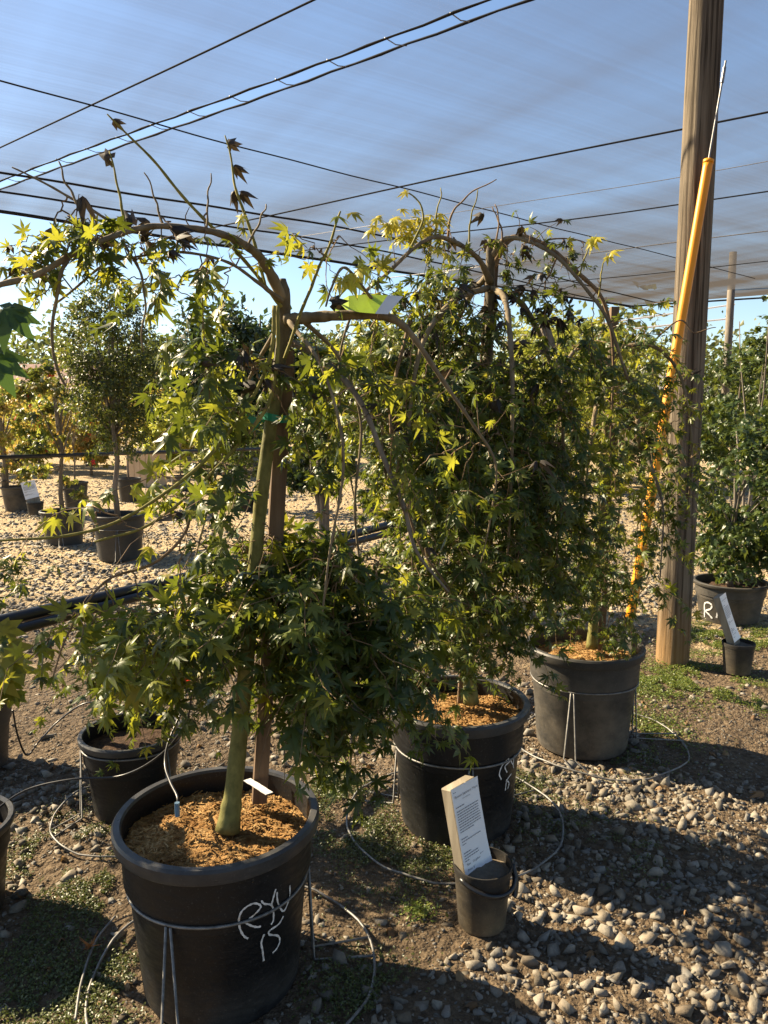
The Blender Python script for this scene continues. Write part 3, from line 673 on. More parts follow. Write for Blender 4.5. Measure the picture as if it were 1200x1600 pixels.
def weeping_tree(name, label, base, trunk, limbs, blobs, cat='tree', group=None, n_single=300, seed=1, trunk_mat='trunk', limb_mat='limb', extra=None, leaf_templates=None, size=.038, spurs=9, dens=1.0, bare=()):
    r = np.random.default_rng(seed)
    root = empty(name, base, label, cat, group)
    tp = spline(trunk, 64)
    # trunk with slight swellings
    mb = MB(); mb.tube(tp[:, :3], [x * (1 + 0.035 * math.sin(i * .8) + (0.13 if i % 9 == 4 else 0) * r.uniform(.3, 1) + 0.25 * math.exp(-i / 2.0)) for i, x in enumerate(tp[:, 3])], 14); mb.build('trunk', M[trunk_mat], root, smooth=True)
    nodes = [tp[28:, :3]]
    for L in limbs:
        pts, m = L[0], (L[1] if len(L) > 1 else limb_mat)
        s = spline(pts, max(10, len(pts) * 6))
        tt = np.linspace(0, 1, len(s)); s2 = s.copy()
        for c_ in range(3): s2[:, c_] += (np.sin(tt * r.uniform(5, 9) + r.uniform(0, 6)) * .004 + np.sin(tt * r.uniform(14, 22) + r.uniform(0, 6)) * .0018) * tt
        mb = MB(); mb.tube(s2[:, :3], [x * (1 + 0.10 * math.sin(i * 2.1)) for i, x in enumerate(s2[:, 3])], 8 if pts[0][3] > .005 else 5)
        mb.build('branch', M[m], root, smooth=True)
        nodes.append(s2[2:max(4, int(len(s2) * .8)), :3])
    nodes = np.vstack(nodes); axis = np.array(trunk[-1][:2])
    G = {}
    tw = MB()
    for b in blobs:
        (px, py, fwd, rx, ry, rd, nt) = b[:7]; opt = b[7] if len(b) > 7 else {}
        mk = opt.get('mat', 'maple'); sc = opt.get('size', size); npl = opt.get('pairs', (4, 8)); dead = opt.get('dead', 0.0); yel = opt.get('yellow', 0.0); light = opt.get('light', 0.13)
        for _ in range(int(round(nt * dens))):
            while True:
                u = r.uniform(-1, 1, 3)
                if np.dot(u, u) < 1: break
            q = np.array(P(px + rx * u[0], py + ry * u[1], fwd + rd * u[2]))
            d = nodes - q; above = d[:, 2] > -0.03
            met = np.hypot(d[:, 0], d[:, 1]) + np.where(above, 0.45 * np.abs(d[:, 2]), 2.0 * np.abs(d[:, 2]))
            k = int(np.argmin(met + r.uniform(0, 0.10, len(met)))); s = nodes[k]
            dist = np.linalg.norm(q - s)
            out = q - np.array([axis[0], axis[1], q[2]]); out[2] = 0; on = np.linalg.norm(out); out = out / on if on > 1e-3 else np.array([1, 0, 0])
            out = out + r.normal(0, 0.35, 3) * np.array([1, 1, 0])
            mid = (s + q) / 2 + np.array([0, 0, 0.22 * dist]) + out * 0.05 * dist
            t = np.linspace(0, 1, 8)[:, None]
            cv = (1 - t) ** 2 * s + 2 * t * (1 - t) * mid + t ** 2 * q
            tl = r.uniform(*opt.get('tail', (0.10, 0.24))); dr = out * r.uniform(0.2, 1.3) + np.array([0, 0, -r.uniform(.35, 1.0)]) + r.normal(0, 0.3, 3)
            if opt.get('up'): dr = out * .6 + np.array([0, 0, r.uniform(-.2, .8)])
            dr /= np.linalg.norm(dr); t0 = (cv[-1] - cv[-2]); t0 = t0 / max(np.linalg.norm(t0), 1e-5)
            m2 = q + t0 * tl * 0.5; e = m2 + dr * tl * 0.6
            t = np.linspace(0, 1, 6)[1:, None]
            cv = np.vstack([cv, (1 - t) ** 2 * q + 2 * t * (1 - t) * m2 + t ** 2 * e])
            cv[1:-1] += r.normal(0, 0.003, (len(cv) - 2, 3))
            nodes = np.vstack([nodes, cv[4:9]])
            tw.tube(cv, list(np.linspace(0.0018, 0.0007, len(cv))), 4, cap=False)
            # opposite leaf pairs along the outer part
            seg = np.linalg.norm(np.diff(cv, axis=0), axis=1); cum = np.concatenate([[0], np.cumsum(seg)]); tot = cum[-1]
            npair = int(r.integers(npl[0], npl[1] + 1)); span = min(tot * 0.85, opt.get('span', 0.30))
            for pi in range(npair):
                al = tot - span * pi / max(npair, 1) * r.uniform(0.85, 1.1)
                p = np.array([np.interp(al, cum, cv[:, c]) for c in range(3)])
                i = min(np.searchsorted(cum, al), len(cv) - 1); tg = cv[i] - cv[max(i - 1, 0)]; tg = tg / max(np.linalg.norm(tg), 1e-5)
                side = np.cross(tg, out); sn = np.linalg.norm(side); side = side / sn if sn > 1e-4 else np.array([0, 1, 0])
                for sg in (-1, 1):
                    if r.random() < 0.12: continue
                    yd = side * sg * r.uniform(.3, .9) + tg * r.uniform(.2, .6) + out * r.uniform(-.1, .5) + np.array([0, 0, -r.uniform(-.1, .65)]) + r.normal(0, .28, 3)
                    nm = out * r.uniform(.0, .8) + np.array([0, 0, r.uniform(.4, 1.3)]) + r.normal(0, .5, 3)
                    z = r.random()
                    if z < dead: key = ('dead', 'dead')
                    elif z < dead + yel: key = ('live', 'yellow')
                    elif z < dead + yel + light: key = ('live', 'maple_light' if mk == 'maple' else mk)
                    else: key = ('live', mk)
                    G.setdefault(key, []).append((p, yd, nm, sc * (r.uniform(.5, 1.22) if pi else r.uniform(.4, .75)) * (.8 if key[0] == 'dead' else 1)))
    for L in limbs:
        if L[0][0][3] < .006: continue
        s = spline(L[0], 40)
        for _ in range(spurs):
            i = int(r.integers(8, 39)); p = s[i, :3]; d = np.array([r.normal(0, .6), r.normal(0, .6), r.uniform(.1, 1.0)]); d /= np.linalg.norm(d); l = r.uniform(.03, .13)
            cv = np.array([p, p + d * l * .5 + r.normal(0, .006, 3), p + d * l + r.normal(0, .012, 3) + np.array([0, 0, -.01])])
            tw.tube(spline(cv, 6), list(np.linspace(.0017, .0007, 6)), 4, cap=False)
            for q in range(int(r.integers(0, 4))):
                G.setdefault(('dead', 'dead') if r.random() < .12 else ('live', 'maple_light' if r.random() < .35 else 'maple'), []).append((cv[2] if q < 2 else cv[1], d * .3 + r.normal(0, .6, 3) + np.array([0, 0, -.3]), r.normal(0, .5, 3) + np.array([0, 0, .8]), size * r.uniform(.4, .9)))
    if tw.f: tw.build('twigs', M['twig'], root, kind='stuff')
    for (key, rec) in (extra or {}).items(): G.setdefault(key, []).extend(rec)
    groups = []
    for (kd, mk), rec in G.items():
        p = np.array([x[0] for x in rec]); y = np.array([x[1] for x in rec]); n = np.array([x[2] for x in rec]); s = np.array([x[3] for x in rec])
        if bare:      # stretches of trunk that carry no leaves in front
            tx = np.interp(p[:, 2], tp[:, 2], tp[:, 0]); ty = np.interp(p[:, 2], tp[:, 2], tp[:, 1]); k = np.ones(len(p), bool)
            for z0, z1, w in bare: k &= ~((p[:, 2] > z0) & (p[:, 2] < z1) & (np.abs(p[:, 0] - tx * p[:, 1] / ty) < w) & (p[:, 1] < ty + .02))
            p, y, n, s = p[k], y[k], n[k], s[k]
            if not len(p): continue
        groups.append((LDEAD if kd == 'dead' else (leaf_templates or LV), mk, p, leaf_frames(p, y, n, s)))
    leaves_to_objects(root, groups, n_single, base)
    return root
def lp(*pts): return [(*P(x, y, f), rad) for (x, y, f, rad) in pts]

# ---- tree 1: front weeping maple
Y1 = POT1.y
t1_base = Vector((*P(357, 1292, Y1 - 0.01)[:2], POT_H - 0.06))
f0 = Y1
T1 = lp((356, 1297, f0 - .015, .0235), (366, 1225, f0, .0205), (378, 1110, f0 + .01, .0185), (390, 980, f0 + .02, .0165), (402, 840, f0 + .03, .0155), (414, 730, f0 + .03, .0150), (432, 600, f0 + .04, .0145), (443, 520, f0 + .04, .0145), (443, 462, f0 + .03, .0145), (441, 436, f0 + .03, .008))
LIM1 = [
 (lp((443, 470, f0 + .03, .013), (415, 415, f0 - .02, .0105), (385, 385, f0 - .07, .0085), (335, 362, f0 - .12, .0066), (250, 352, f0 - .18, .0055), (190, 362, f0 - .23, .0052), (130, 388, f0 - .28, .0054), (60, 432, f0 - .32, .0052), (-30, 462, f0 - .38, .005), (-140, 560, f0 - .40, .005)),),
 (lp((446, 500, f0 + .03, .014), (475, 497, f0 + .02, .0125), (540, 492, f0, .0108), (600, 494, f0, .0095), (640, 520, f0, .007), (690, 590, f0 + .02, .005), (740, 665, f0 + .04, .0036), (773, 725, f0 + .06, .0028), (768, 790, f0 + .08, .0022), (748, 880, f0 + .1, .0014)),),
 (lp((428, 478, f0 - .03, .0045), (425, 540, f0 - .05, .0045), (405, 600, f0 - .07, .004), (368, 662, f0 - .09, .004), (300, 738, f0 - .14, .0038), (200, 805, f0 - .18, .0033), (100, 838, f0 - .22, .003), (-10, 850, f0 - .25, .002)), 'greentwig'),
 (lp((433, 478, f0 - .02, .0045), (433, 560, f0 - .05, .0045), (420, 630, f0 - .07, .004), (368, 700, f0 - .09, .0038), (300, 768, f0 - .12, .0036), (225, 825, f0 - .15, .003), (150, 845, f0 - .17, .0024)), 'greentwig'),
 (lp((455, 535, f0 + .04, .008), (490, 552, f0 + .02, .0075), (530, 585, f0, .007), (570, 640, f0 - .02, .0062), (600, 715, f0 - .03, .0055), (628, 790, f0 - .03, .005), (650, 860, f0 - .02, .004), (700, 925, f0, .0025)), 'graybark'),
 (lp((440, 470, f0, .006), (400, 440, f0 - .06, .0036), (350, 408, f0 - .1, .003), (270, 392, f0 - .14, .0026), (200, 402, f0 - .17, .0022), (150, 425, f0 - .2, .0025), (80, 480, f0 - .22, .002)),),
 # upright whips
 (lp((440, 480, f0, .0045), (380, 405, f0 - .02, .004), (300, 320, f0 - .05, .0034), (235, 243, f0 - .07, .0028), (166, 181, f0 - .1, .0016)), 'greentwig'),
 (lp((415, 450, f0 - .01, .0042), (398, 380, f0 - .02, .0036), (375, 310, f0 - .03, .003), (362, 260, f0 - .03, .0024), (349, 214, f0 - .04, .0014)), 'greentwig'),
 (lp((445, 560, f0 - .02, .004), (478, 470, f0 - .05, .0036), (505, 400, f0 - .07, .003), (536, 325, f0 - .1, .002)), 'greentwig'),
 (lp((195, 360, f0 - .22, .003), (140, 325, f0 - .24, .0026), (85, 295, f0 - .25, .0022), (22, 265, f0 - .26, .0014)),),
 (lp((150, 382, f0 - .26, .003), (125, 330, f0 - .27, .0026), (105, 290, f0 - .27, .002), (96, 250, f0 - .28, .0014)),),
 (lp((197, 356, f0 - .22, .003), (187, 310, f0 - .22, .0024), (175, 240, f0 - .23, .0015)), 'greentwig'),
 (lp((322, 362, f0 - .13, .0025), (326, 320, f0 - .13, .002), (327, 268, f0 - .13, .0012)),),
 (lp((255, 352, f0 - .17, .0025), (245, 320, f0 - .17, .002), (226, 272, f0 - .18, .0012)),),
 (lp((385, 390, f0 - .08, .0028), (400, 355, f0 - .08, .0022), (418, 320, f0 - .08, .0013)),),
 (lp((110, 400, f0 - .29, .004), (95, 430, f0 - .30, .0034), (83, 500, f0 - .30, .003), (82, 560, f0 - .30, .0026), (105, 600, f0 - .30, .002)),),
 (lp((190, 375, f0 - .22, .003), (215, 420, f0 - .22, .0025), (228, 480, f0 - .22, .002), (224, 545, f0 - .22, .0015)),),
 (lp((605, 496, f0, .004), (560, 440, f0 - .05, .0035), (535, 420, f0 - .08, .003), (515, 450, f0 - .1, .0025), (513, 480, f0 - .1, .002)),),
 # limbs hidden inside the lower curtain
 (lp((470, 497, f0 + .03, .006), (530, 560, f0 + .12, .004), (565, 660, f0 + .15, .0034), (555, 790, f0 + .12, .003), (560, 900, f0 + .08, .003), (555, 1000, f0 + .04, .002)),),
 (lp((450, 500, f0 + .02, .006), (500, 570, f0 - .08, .0036), (535, 700, f0 - .14, .003), (520, 850, f0 - .16, .0026), (500, 980, f0 - .15, .002)),),
 (lp((440, 500, f0 + .06, .006), (385, 600, f0 + .20, .0036), (345, 720, f0 + .2, .003), (315, 840, f0 + .14, .0026), (290, 960, f0 + .06, .0018)),),
 (lp((300, 765, f0 - .12, .0035), (290, 830, f0 - .14, .0033), (240, 880, f0 - .16, .003), (165, 910, f0 - .18, .0026), (110, 985, f0 - .20, .002), (75, 1070, f0 - .2, .0014)), 'twig'),
]
BL1 = [
 (505, 930, f0 + .02, 125, 90, .16, 58), (450, 858, f0 + .04, 110, 38, .14, 18), (400, 870, f0 + .08, 80, 40, .10, 7),
 (525, 1040, f0, 105, 75, .14, 46), (460, 1050, f0 + .06, 75, 70, .11, 8), (565, 950, f0 + .05, 75, 90, .12, 24), (470, 1120, f0 - .04, 60, 40, .1, 5),
 (340, 930, f0 - .02, 70, 60, .14, 9, {'light': .35}), (165, 985, f0 - .14, 90, 40, .12, 10, {'light': .75, 'size': .042}), (270, 1000, f0 - .1, 60, 60, .1, 7, {'light': .4}),
 (245, 960, f0 - .12, 70, 40, .1, 6, {'light': .6}), (365, 735, f0 - .04, 60, 60, .10, 5, {'light': .2}), (395, 620, f0 - .06, 55, 60, .10, 3, {'light': .2, 'size': .035}), (350, 560, f0 - .02, 70, 50, .14, 2, {'light': .3}), (500, 640, f0 + .06, 50, 70, .08, 4, {'light': .3}), (420, 880, f0 + .12, 60, 50, .08, 6), (320, 1000, f0 - .02, 50, 60, .12, 5, {'light': .25}), (350, 880, f0, 60, 45, .12, 6), (345, 620, f0 - .08, 40, 30, .1, 2, {'light': .5, 'size': .048}),
 (320, 470, f0 - .05, 60, 35, .14, 2, {'light': .35}), (240, 420, f0 - .16, 90, 45, .1, 8, {'tail': (.02, .08), 'span': .12, 'pairs': (2, 3), 'light': .5}), (125, 380, f0 - .26, 85, 40, .08, 14, {'tail': (.02, .07), 'span': .12, 'pairs': (2, 3), 'light': .35, 'size': .033, 'dead': .06}),
 (50, 420, f0 - .3, 50, 40, .08, 5, {'tail': (.02, .07), 'span': .12, 'pairs': (2, 3), 'light': .4, 'size': .033}), (240, 370, f0 - .18, 60, 16, .05, 4, {'dead': .5, 'size': .036, 'tail': (.02, .05), 'span': .08, 'pairs': (1, 2)}), (400, 600, f0 - .07, 30, 40, .04, 3, {'dead': .2}),
 (520, 385, f0 - .05, 40, 18, .06, 4, {'light': .4, 'size': .036, 'span': .12, 'pairs': (2, 4)}), (610, 600, f0 + .02, 60, 90, .08, 4, {'light': .45}), (700, 700, f0 + .05, 60, 90, .06, 4, {'light': .3}),
 (200, 800, f0 - .18, 110, 35, .04, 4, {'light': .8, 'yellow': .25, 'pairs': (1, 2)}), (300, 760, f0 - .13, 60, 40, .04, 3, {'light': .7}), (470, 560, f0, 25, 60, .05, 2, {'light': .5}),
]
X1 = {}
def put(D, key, px, py, f, yd, nm, s): D.setdefault(key, []).append((np.array(P(px, py, f)), np.array(yd, float), np.array(nm, float), s))
for (px, py, fo, yd, s) in [(172, 188, -.1, (1, 0, .1), .020), (353, 226, -.035, (1, -.1, .15), .024), (361, 258, -.03, (1, -.2, -.1), .024), (371, 300, -.03, (1, -.1, .2), .026), (369, 296, -.03, (-.9, -.1, -.5), .024), (177, 250, -.23, (-.8, -.1, .2), .026),
                        (210, 356, -.22, (-.2, -.3, .5), .026), (262, 352, -.17, (.4, -.3, -.4), .028), (238, 352, -.18, (-.3, -.2, .3), .024), (285, 356, -.15, (.2, -.2, -.6), .026), (404, 600, -.07, (-.5, -.3, -.5), .028), (412, 590, -.07, (.5, -.4, -.4), .026), (513, 475, -.1, (.8, -.2, .2), .03)]:
    put(X1, ('dead', 'dead'), px, py, f0 + fo, yd, (random.uniform(-.6, .6), -1, random.uniform(-.2, .8)), s)
for (px, py, s) in [(548, 425, .045), (545, 432, .04), (560, 420, .04), (540, 440, .035), (382, 340, .025), (215, 765, .03), (120, 805, .035), (60, 818, .035)]:
    put(X1, ('live', 'yellow'), px, py - 10, f0 - .1, (random.uniform(-.8, .8), random.uniform(-.5, .2), -.6), (random.uniform(-.4, .4), -.6, .8), s)
for (px, py, s) in [(540, 330, .03), (520, 335, .03), (140, 365, .03), (120, 380, .035), (240, 712, .04), (345, 632, .055), (375, 640, .05), (300, 660, .05)]:
    put(X1, ('live', 'maple_light'), px, py, f0 - .1, (random.uniform(-1, 1), random.uniform(-.6, .2), -.3), (random.uniform(-.3, .3), -.5, 1), s)
weeping_tree('weeping_maple', 'nearest weeping green maple, arching bare limbs, rooted in the pot marked RYU 15', t1_base, T1, LIM1, BL1, group='weeping maples in large pots', seed=21, extra=X1, size=.040, dens=1.3, bare=((.35, .70, .085), (.98, 1.13, .04)))

# ---- tree 2: dense dome in the middle
g0 = POT2.y
t2_base = Vector((*P(735, 1098, g0 + .02)[:2], POT_H - 0.06))
T2 = lp((736, 1098, g0 + .02, .021), (733, 1030, g0 + .02, .018), (738, 930, g0 + .03, .0165), (748, 800, g0 + .04, .016), (758, 650, g0 + .05, .015), (765, 500, g0 + .05, .0135), (766, 405, g0 + .04, .0135), (766, 374, g0 + .04, .008))
LIM2 = [
 (lp((766, 440, g0 + .03, .013), (748, 405, g0 - .03, .008), (715, 380, g0 - .10, .0068), (680, 370, g0 - .16, .006), (645, 388, g0 - .22, .0052), (600, 430, g0 - .27, .005), (560, 470, g0 - .3, .0038), (530, 560, g0 - .3, .003), (535, 680, g0 - .28, .003), (560, 800, g0 - .25, .002)),),
 (lp((768, 400, g0 + .04, .012), (790, 373, g0, .0072), (830, 378, g0 - .04, .006), (875, 405, g0 - .08, .0055), (920, 455, g0 - .10, .0048), (955, 510, g0 - .12, .005), (985, 600, g0 - .12, .004)),),
 (lp((768, 420, g0 + .06, .011), (800, 372, g0 + .08, .009), (850, 384, g0 + .12, .008), (905, 430, g0 + .14, .007), (945, 475, g0 + .15, .006), (960, 560, g0 + .16, .004), (955, 700, g0 + .16, .002)), 'twig'),
 (lp((762, 430, g0 + .06, .010), (730, 470, g0 + .16, .009), (690, 560, g0 + .22, .007), (670, 700, g0 + .22, .005), (660, 880, g0 + .18, .003)),),
 (lp((766, 450, g0 + .05, .010), (790, 470, g0 - .10, .009), (800, 560, g0 - .22, .007), (800, 700, g0 - .25, .005), (790, 870, g0 - .22, .003)),),
 (lp((766, 450, g0 + .05, .010), (820, 480, g0 + .06, .009), (860, 570, g0 + .08, .007), (880, 700, g0 + .08, .005), (870, 880, g0 + .05, .003)),),
 (lp((762, 450, g0 + .03, .010), (710, 470, g0 - .15, .009), (660, 540, g0 - .25, .007), (640, 660, g0 - .28, .005), (640, 830, g0 - .25, .003), (650, 950, g0 - .22, .002)),),
 (lp((640, 500, g0 - .2, .005), (610, 640, g0 - .34, .0045), (630, 760, g0 - .36, .004), (655, 850, g0 - .36, .0034), (700, 920, g0 - .33, .003), (728, 985, g0 - .28, .0025)), 'twig'),
 # whips above the crown
 (lp((640, 392, g0 - .22, .004), (660, 345, g0 - .22, .003), (655, 320, g0 - .22, .0025), (640, 298, g0 - .22, .0018)), 'greentwig'),
 (lp((700, 372, g0 - .12, .004), (705, 335, g0 - .12, .0032), (725, 312, g0 - .12, .0025), (775, 281, g0 - .12, .0015)), 'twig'),
 (lp((732, 388, g0 - .08, .003), (736, 345, g0 - .08, .0025), (745, 300, g0 - .08, .0015)), 'greentwig'),
 (lp((775, 388, g0, .003), (778, 350, g0, .0025), (776, 318, g0, .0015)), 'twig'),
 (lp((785, 378, g0, .003), (782, 350, g0, .0024), (768, 325, g0, .0015)), 'twig'),
 (lp((680, 372, g0 - .15, .003), (683, 330, g0 - .15, .0024), (690, 295, g0 - .15, .0014)), 'greentwig'),
 (lp((905, 430, g0 + .1, .003), (915, 400, g0 + .1, .0024), (925, 372, g0 + .1, .0014)), 'greentwig'),
 (lp((935, 465, g0 + .1, .003), (940, 430, g0 + .1, .0024), (946, 398, g0 + .1, .0014)), 'greentwig'),
 (lp((840, 382, g0 - .04, .003), (870, 372, g0 - .03, .0024), (905, 376, g0 - .02, .002), (935, 392, g0 - .02, .0014)), 'twig'),
 (lp((870, 402, g0 - .06, .003), (858, 430, g0 - .06, .0024), (850, 455, g0 - .06, .0016)), 'twig'),
]
D = {'light': .12}
BL2 = [
 (690, 500, g0, 110, 50, .24, 34, {'dead': .08}), (690, 600, g0, 140, 80, .34, 85, {'dead': .03}), (730, 710, g0, 150, 110, .36, 120), (735, 850, g0, 135, 100, .34, 100),
 (845, 650, g0 + .04, 70, 100, .25, 45), (860, 800, g0 + .02, 65, 110, .22, 42), (720, 960, g0 - .04, 85, 45, .22, 26), (640, 900, g0 - .2, 40, 80, .12, 10, {'light': .3}),
 (590, 620, g0 - .2, 55, 90, .14, 17, {'light': .5}), (570, 520, g0 - .25, 50, 50, .1, 7, {'light': .5}), (690, 1020, g0 - .2, 50, 35, .08, 3), (780, 1000, g0, 50, 35, .15, 4),
 (690, 378, g0 - .12, 75, 22, .06, 7, {'tail': (.02, .07), 'span': .12, 'pairs': (2, 4), 'yellow': .15, 'light': .5, 'size': .026}), (850, 395, g0 - .02, 75, 22, .1, 7, {'tail': (.02, .07), 'span': .12, 'pairs': (2, 4), 'dead': .12, 'light': .4, 'size': .026}), (770, 405, g0, 50, 30, .1, 6, {'tail': (.02, .08), 'pairs': (2, 4)}),
 (760, 450, g0, 70, 30, .1, 6, {'dead': .3}), (855, 455, g0 - .05, 40, 30, .08, 6, {'dead': .3}), (690, 425, g0 - .1, 60, 25, .1, 5, {'dead': .15, 'light': .3}), (900, 560, g0 - .08, 50, 60, .12, 8),
]
X2 = {}
for (px, py) in [(600, 335), (612, 345), (605, 352), (620, 340), (625, 355), (640, 328), (642, 297), (655, 345), (665, 350), (660, 340), (672, 346), (668, 336), (625, 368), (630, 370), (680, 385), (690, 390), (918, 368), (925, 372), (932, 366), (946, 396), (943, 398)] + [(random.gauss(608, 14), random.gauss(343, 9)) for _ in range(10)] + [(random.gauss(662, 12), random.gauss(345, 9)) for _ in range(14)] + [(random.gauss(628, 10), random.gauss(366, 6)) for _ in range(6)]:
    put(X2, ('live', 'yellow'), px, py, g0 - .15, (random.uniform(-.9, .9), random.uniform(-.7, .3), random.uniform(-.6, .1)), (random.uniform(-.4, .4), -.7, .7), random.uniform(.026, .038))
for (px, py) in [(756, 330), (811, 352), (755, 372), (705, 370), (820, 380)]:
    put(X2, ('dead', 'dead'), px, py, g0 - .05, (random.uniform(-1, 1), 0, -.4), (random.uniform(-1, 1), -1, .4), .03)
weeping_tree('weeping_maple', 'dense weeping maple with dark leafy dome behind the white sign pail', t2_base, T2, LIM2, BL2, group='weeping maples in large pots', seed=33, extra=X2, size=.034, dens=1.5)

# ---- tree 3: looser, by the pole
h0 = POT3.y
t3_base = Vector((*P(930, 1010, h0 + .02)[:2], POT_H - 0.06))
T3 = lp((925, 1012, h0 + .03, .02), (930, 930, h0 + .03, .017), (936, 850, h0 + .03, .015), (942, 740, h0 + .04, .0145), (948, 640, h0 + .05, .014), (955, 560, h0 + .05, .015), (958, 520, h0 + .05, .012))
LIM3 = [
 (lp((958, 560, h0 + .05, .010), (985, 540, h0, .009), (1030, 545, h0 - .05, .007), (1065, 590, h0 - .08, .0055), (1080, 680, h0 - .1, .004), (1075, 780, h0 - .1, .003)),),
 (lp((955, 570, h0 + .05, .010), (920, 540, h0 + .02, .009), (885, 570, h0 - .04, .007), (868, 680, h0 - .08, .005), (870, 800, h0 - .08, .003)),),
 (lp((950, 650, h0 + .04, .009), (985, 690, h0 - .04, .0085), (1005, 700, h0 - .08, .008), (1018, 730, h0 - .12, .0075), (1035, 800, h0 - .14, .005), (1030, 900, h0 - .14, .003)), 'graybark'),
 (lp((1000, 700, h0 - .08, .008), (996, 675, h0 - .1, .008), (996, 655, h0 - .11, .0078)), 'limb'),
 (lp((955, 580, h0 + .06, .009), (965, 620, h0 + .2, .008), (970, 740, h0 + .26, .006), (960, 880, h0 + .22, .003)),),
 (lp((952, 600, h0 + .03, .009), (930, 640, h0 - .16, .008), (915, 760, h0 - .24, .006), (905, 900, h0 - .22, .003)),),
 (lp((1010, 545, h0 - .03, .004), (1060, 500, h0 - .05, .003), (1085, 520, h0 - .06, .0028), (1120, 512, h0 - .06, .0014)), 'twig'),
]
BL3 = [
 (960, 560, h0, 100, 50, .3, 18, {'light': .45}), (960, 660, h0, 115, 70, .32, 28, {'light': .45}), (950, 780, h0, 110, 80, .32, 50, {'light': .45}), (940, 900, h0 - .02, 105, 60, .28, 40), (1050, 640, h0 - .06, 45, 70, .12, 9, {'light': .3}),
 (1050, 780, h0 - .1, 40, 80, .12, 9), (950, 965, h0 - .1, 60, 20, .12, 5), (860, 900, h0 - .06, 35, 60, .1, 8), (965, 490, h0, 35, 30, .1, 4), (1020, 540, h0 - .03, 70, 30, .1, 6),
]
weeping_tree('weeping_maple', 'loose see-through weeping maple in the dusty pot beside the wooden pole', t3_base, T3, LIM3, BL3, group='weeping maples in large pots', seed=45, size=.034, dens=1.2)

# ---- small maple in the soil pot
s0 = POT4.y
T4 = lp((207, 1150, s0, .011), (215, 1090, s0, .009), (235, 1020, s0 + .02, .008), (255, 960, s0 + .03, .006))
LIM4 = [(lp((235, 1020, s0 + .02, .005), (205, 985, s0, .004), (160, 990, s0 - .05, .003), (120, 1030, s0 - .08, .002)),), (lp((245, 990, s0 + .02, .005), (280, 960, s0, .004), (310, 985, s0, .003), (325, 1050, s0, .002)),)]
BL4 = [(230, 985, s0, 80, 50, .16, 34, {'light': .4}), (160, 1030, s0 - .03, 60, 30, .12, 10, {'light': .6}), (290, 1030, s0, 45, 50, .12, 10), (235, 1080, s0 - .1, 55, 35, .06, 6, {'light': .3})]
X4 = {}
for (px, py) in [(266, 1010), (271, 1018), (264, 1022), (278, 1050), (284, 1056), (283, 1040)]:
    put(X4, ('live', 'red'), px, py, s0 - .2, (random.uniform(-.6, .6), 0, -.7), (random.uniform(-.4, .4), -1, .3), .024)
weeping_tree('small_maple', 'small bushy maple with a few red leaves in the small pot of dark soil', Vector((*P(207, 1150, s0)[:2], .21)), T4, LIM4, BL4, group='small potted maples', seed=52, extra=X4, n_single=200, size=.036)

# ---- broad leaved maple at the left edge
w0 = POT5.y
T5 = lp((-95, 1330, w0, .014), (-100, 1100, w0, .012), (-110, 850, w0 - .02, .011), (-120, 600, w0 - .04, .009), (-115, 430, w0 - .05, .006))
LIM5 = [(lp((-118, 620, w0, .006), (-80, 520, w0 - .2, .005), (-30, 470, w0 - .5, .004), (-5, 500, w0 - .62, .002)),), (lp((-105, 1060, w0, .006), (-70, 1000, w0 - .05, .005), (-20, 1010, w0 - .1, .004), (30, 1050, w0 - .12, .002)),),
        (lp((-110, 800, w0, .006), (-220, 740, w0, .005), (-330, 800, w0, .003)),), (lp((-118, 560, w0, .006), (-230, 520, w0, .005), (-350, 600, w0, .003)),)]
BL5 = [(-20, 1050, w0 - .08, 30, 25, .08, 4, {'mat': 'maple_light', 'size': .065, 'pairs': (2, 3), 'light': 0, 'tail': (.03, .08)}), (-110, 960, w0, 50, 60, .12, 3, {'mat': 'maple_big', 'size': .07, 'light': 0}),
       (-230, 760, w0, 80, 130, .2, 6, {'mat': 'maple_big', 'size': .07, 'light': 0}), (-240, 540, w0, 80, 110, .2, 5, {'mat': 'maple_big', 'size': .07, 'light': 0})]
X5 = {}
for (px, py, yd, s) in [(6, 470, (.55, -.2, -.45), .062), (-10, 535, (.45, -.3, -.6), .07), (10, 1010, (.8, -.3, -.3), .07), (-5, 1045, (.8, -.4, -.5), .075), (0, 990, (.7, .2, -.1), .06), (25, 1030, (.6, -.5, -.5), .06)]:
    put(X5, ('live', 'maple_big' if py < 700 else 'maple_light'), px - 20, py - 5, (w0 - .62) if py < 700 else w0 - .12, yd, (.15, -.75, .6), s)  # low leaves take the paler green, painted to look backlit
weeping_tree('broadleaf_maple', 'broad leaved green maple whose large backlit leaves enter at the left edge', Vector((*P(-95, 1330, w0)[:2], .19)), T5, LIM5, BL5, seed=61, leaf_templates=LBIG, n_single=120, extra=X5)
T6 = lp((-30, 1160, POT6.y, .02), (-28, 1090, POT6.y, .017), (-30, 980, POT6.y, .014), (-40, 860, POT6.y, .01))
weeping_tree('small_maple', 'thick stemmed maple in the brownish pot at the left edge', Vector((*P(-30, 1160, POT6.y)[:2], .24)), T6, [(lp((-30, 960, POT6.y, .008), (-60, 880, POT6.y, .006), (-110, 900, POT6.y, .003)),)],
             [(-70, 950, POT6.y, 70, 60, .15, 7), (-30, 880, POT6.y, 50, 50, .15, 4)], group='small potted maples', seed=66, n_single=60)

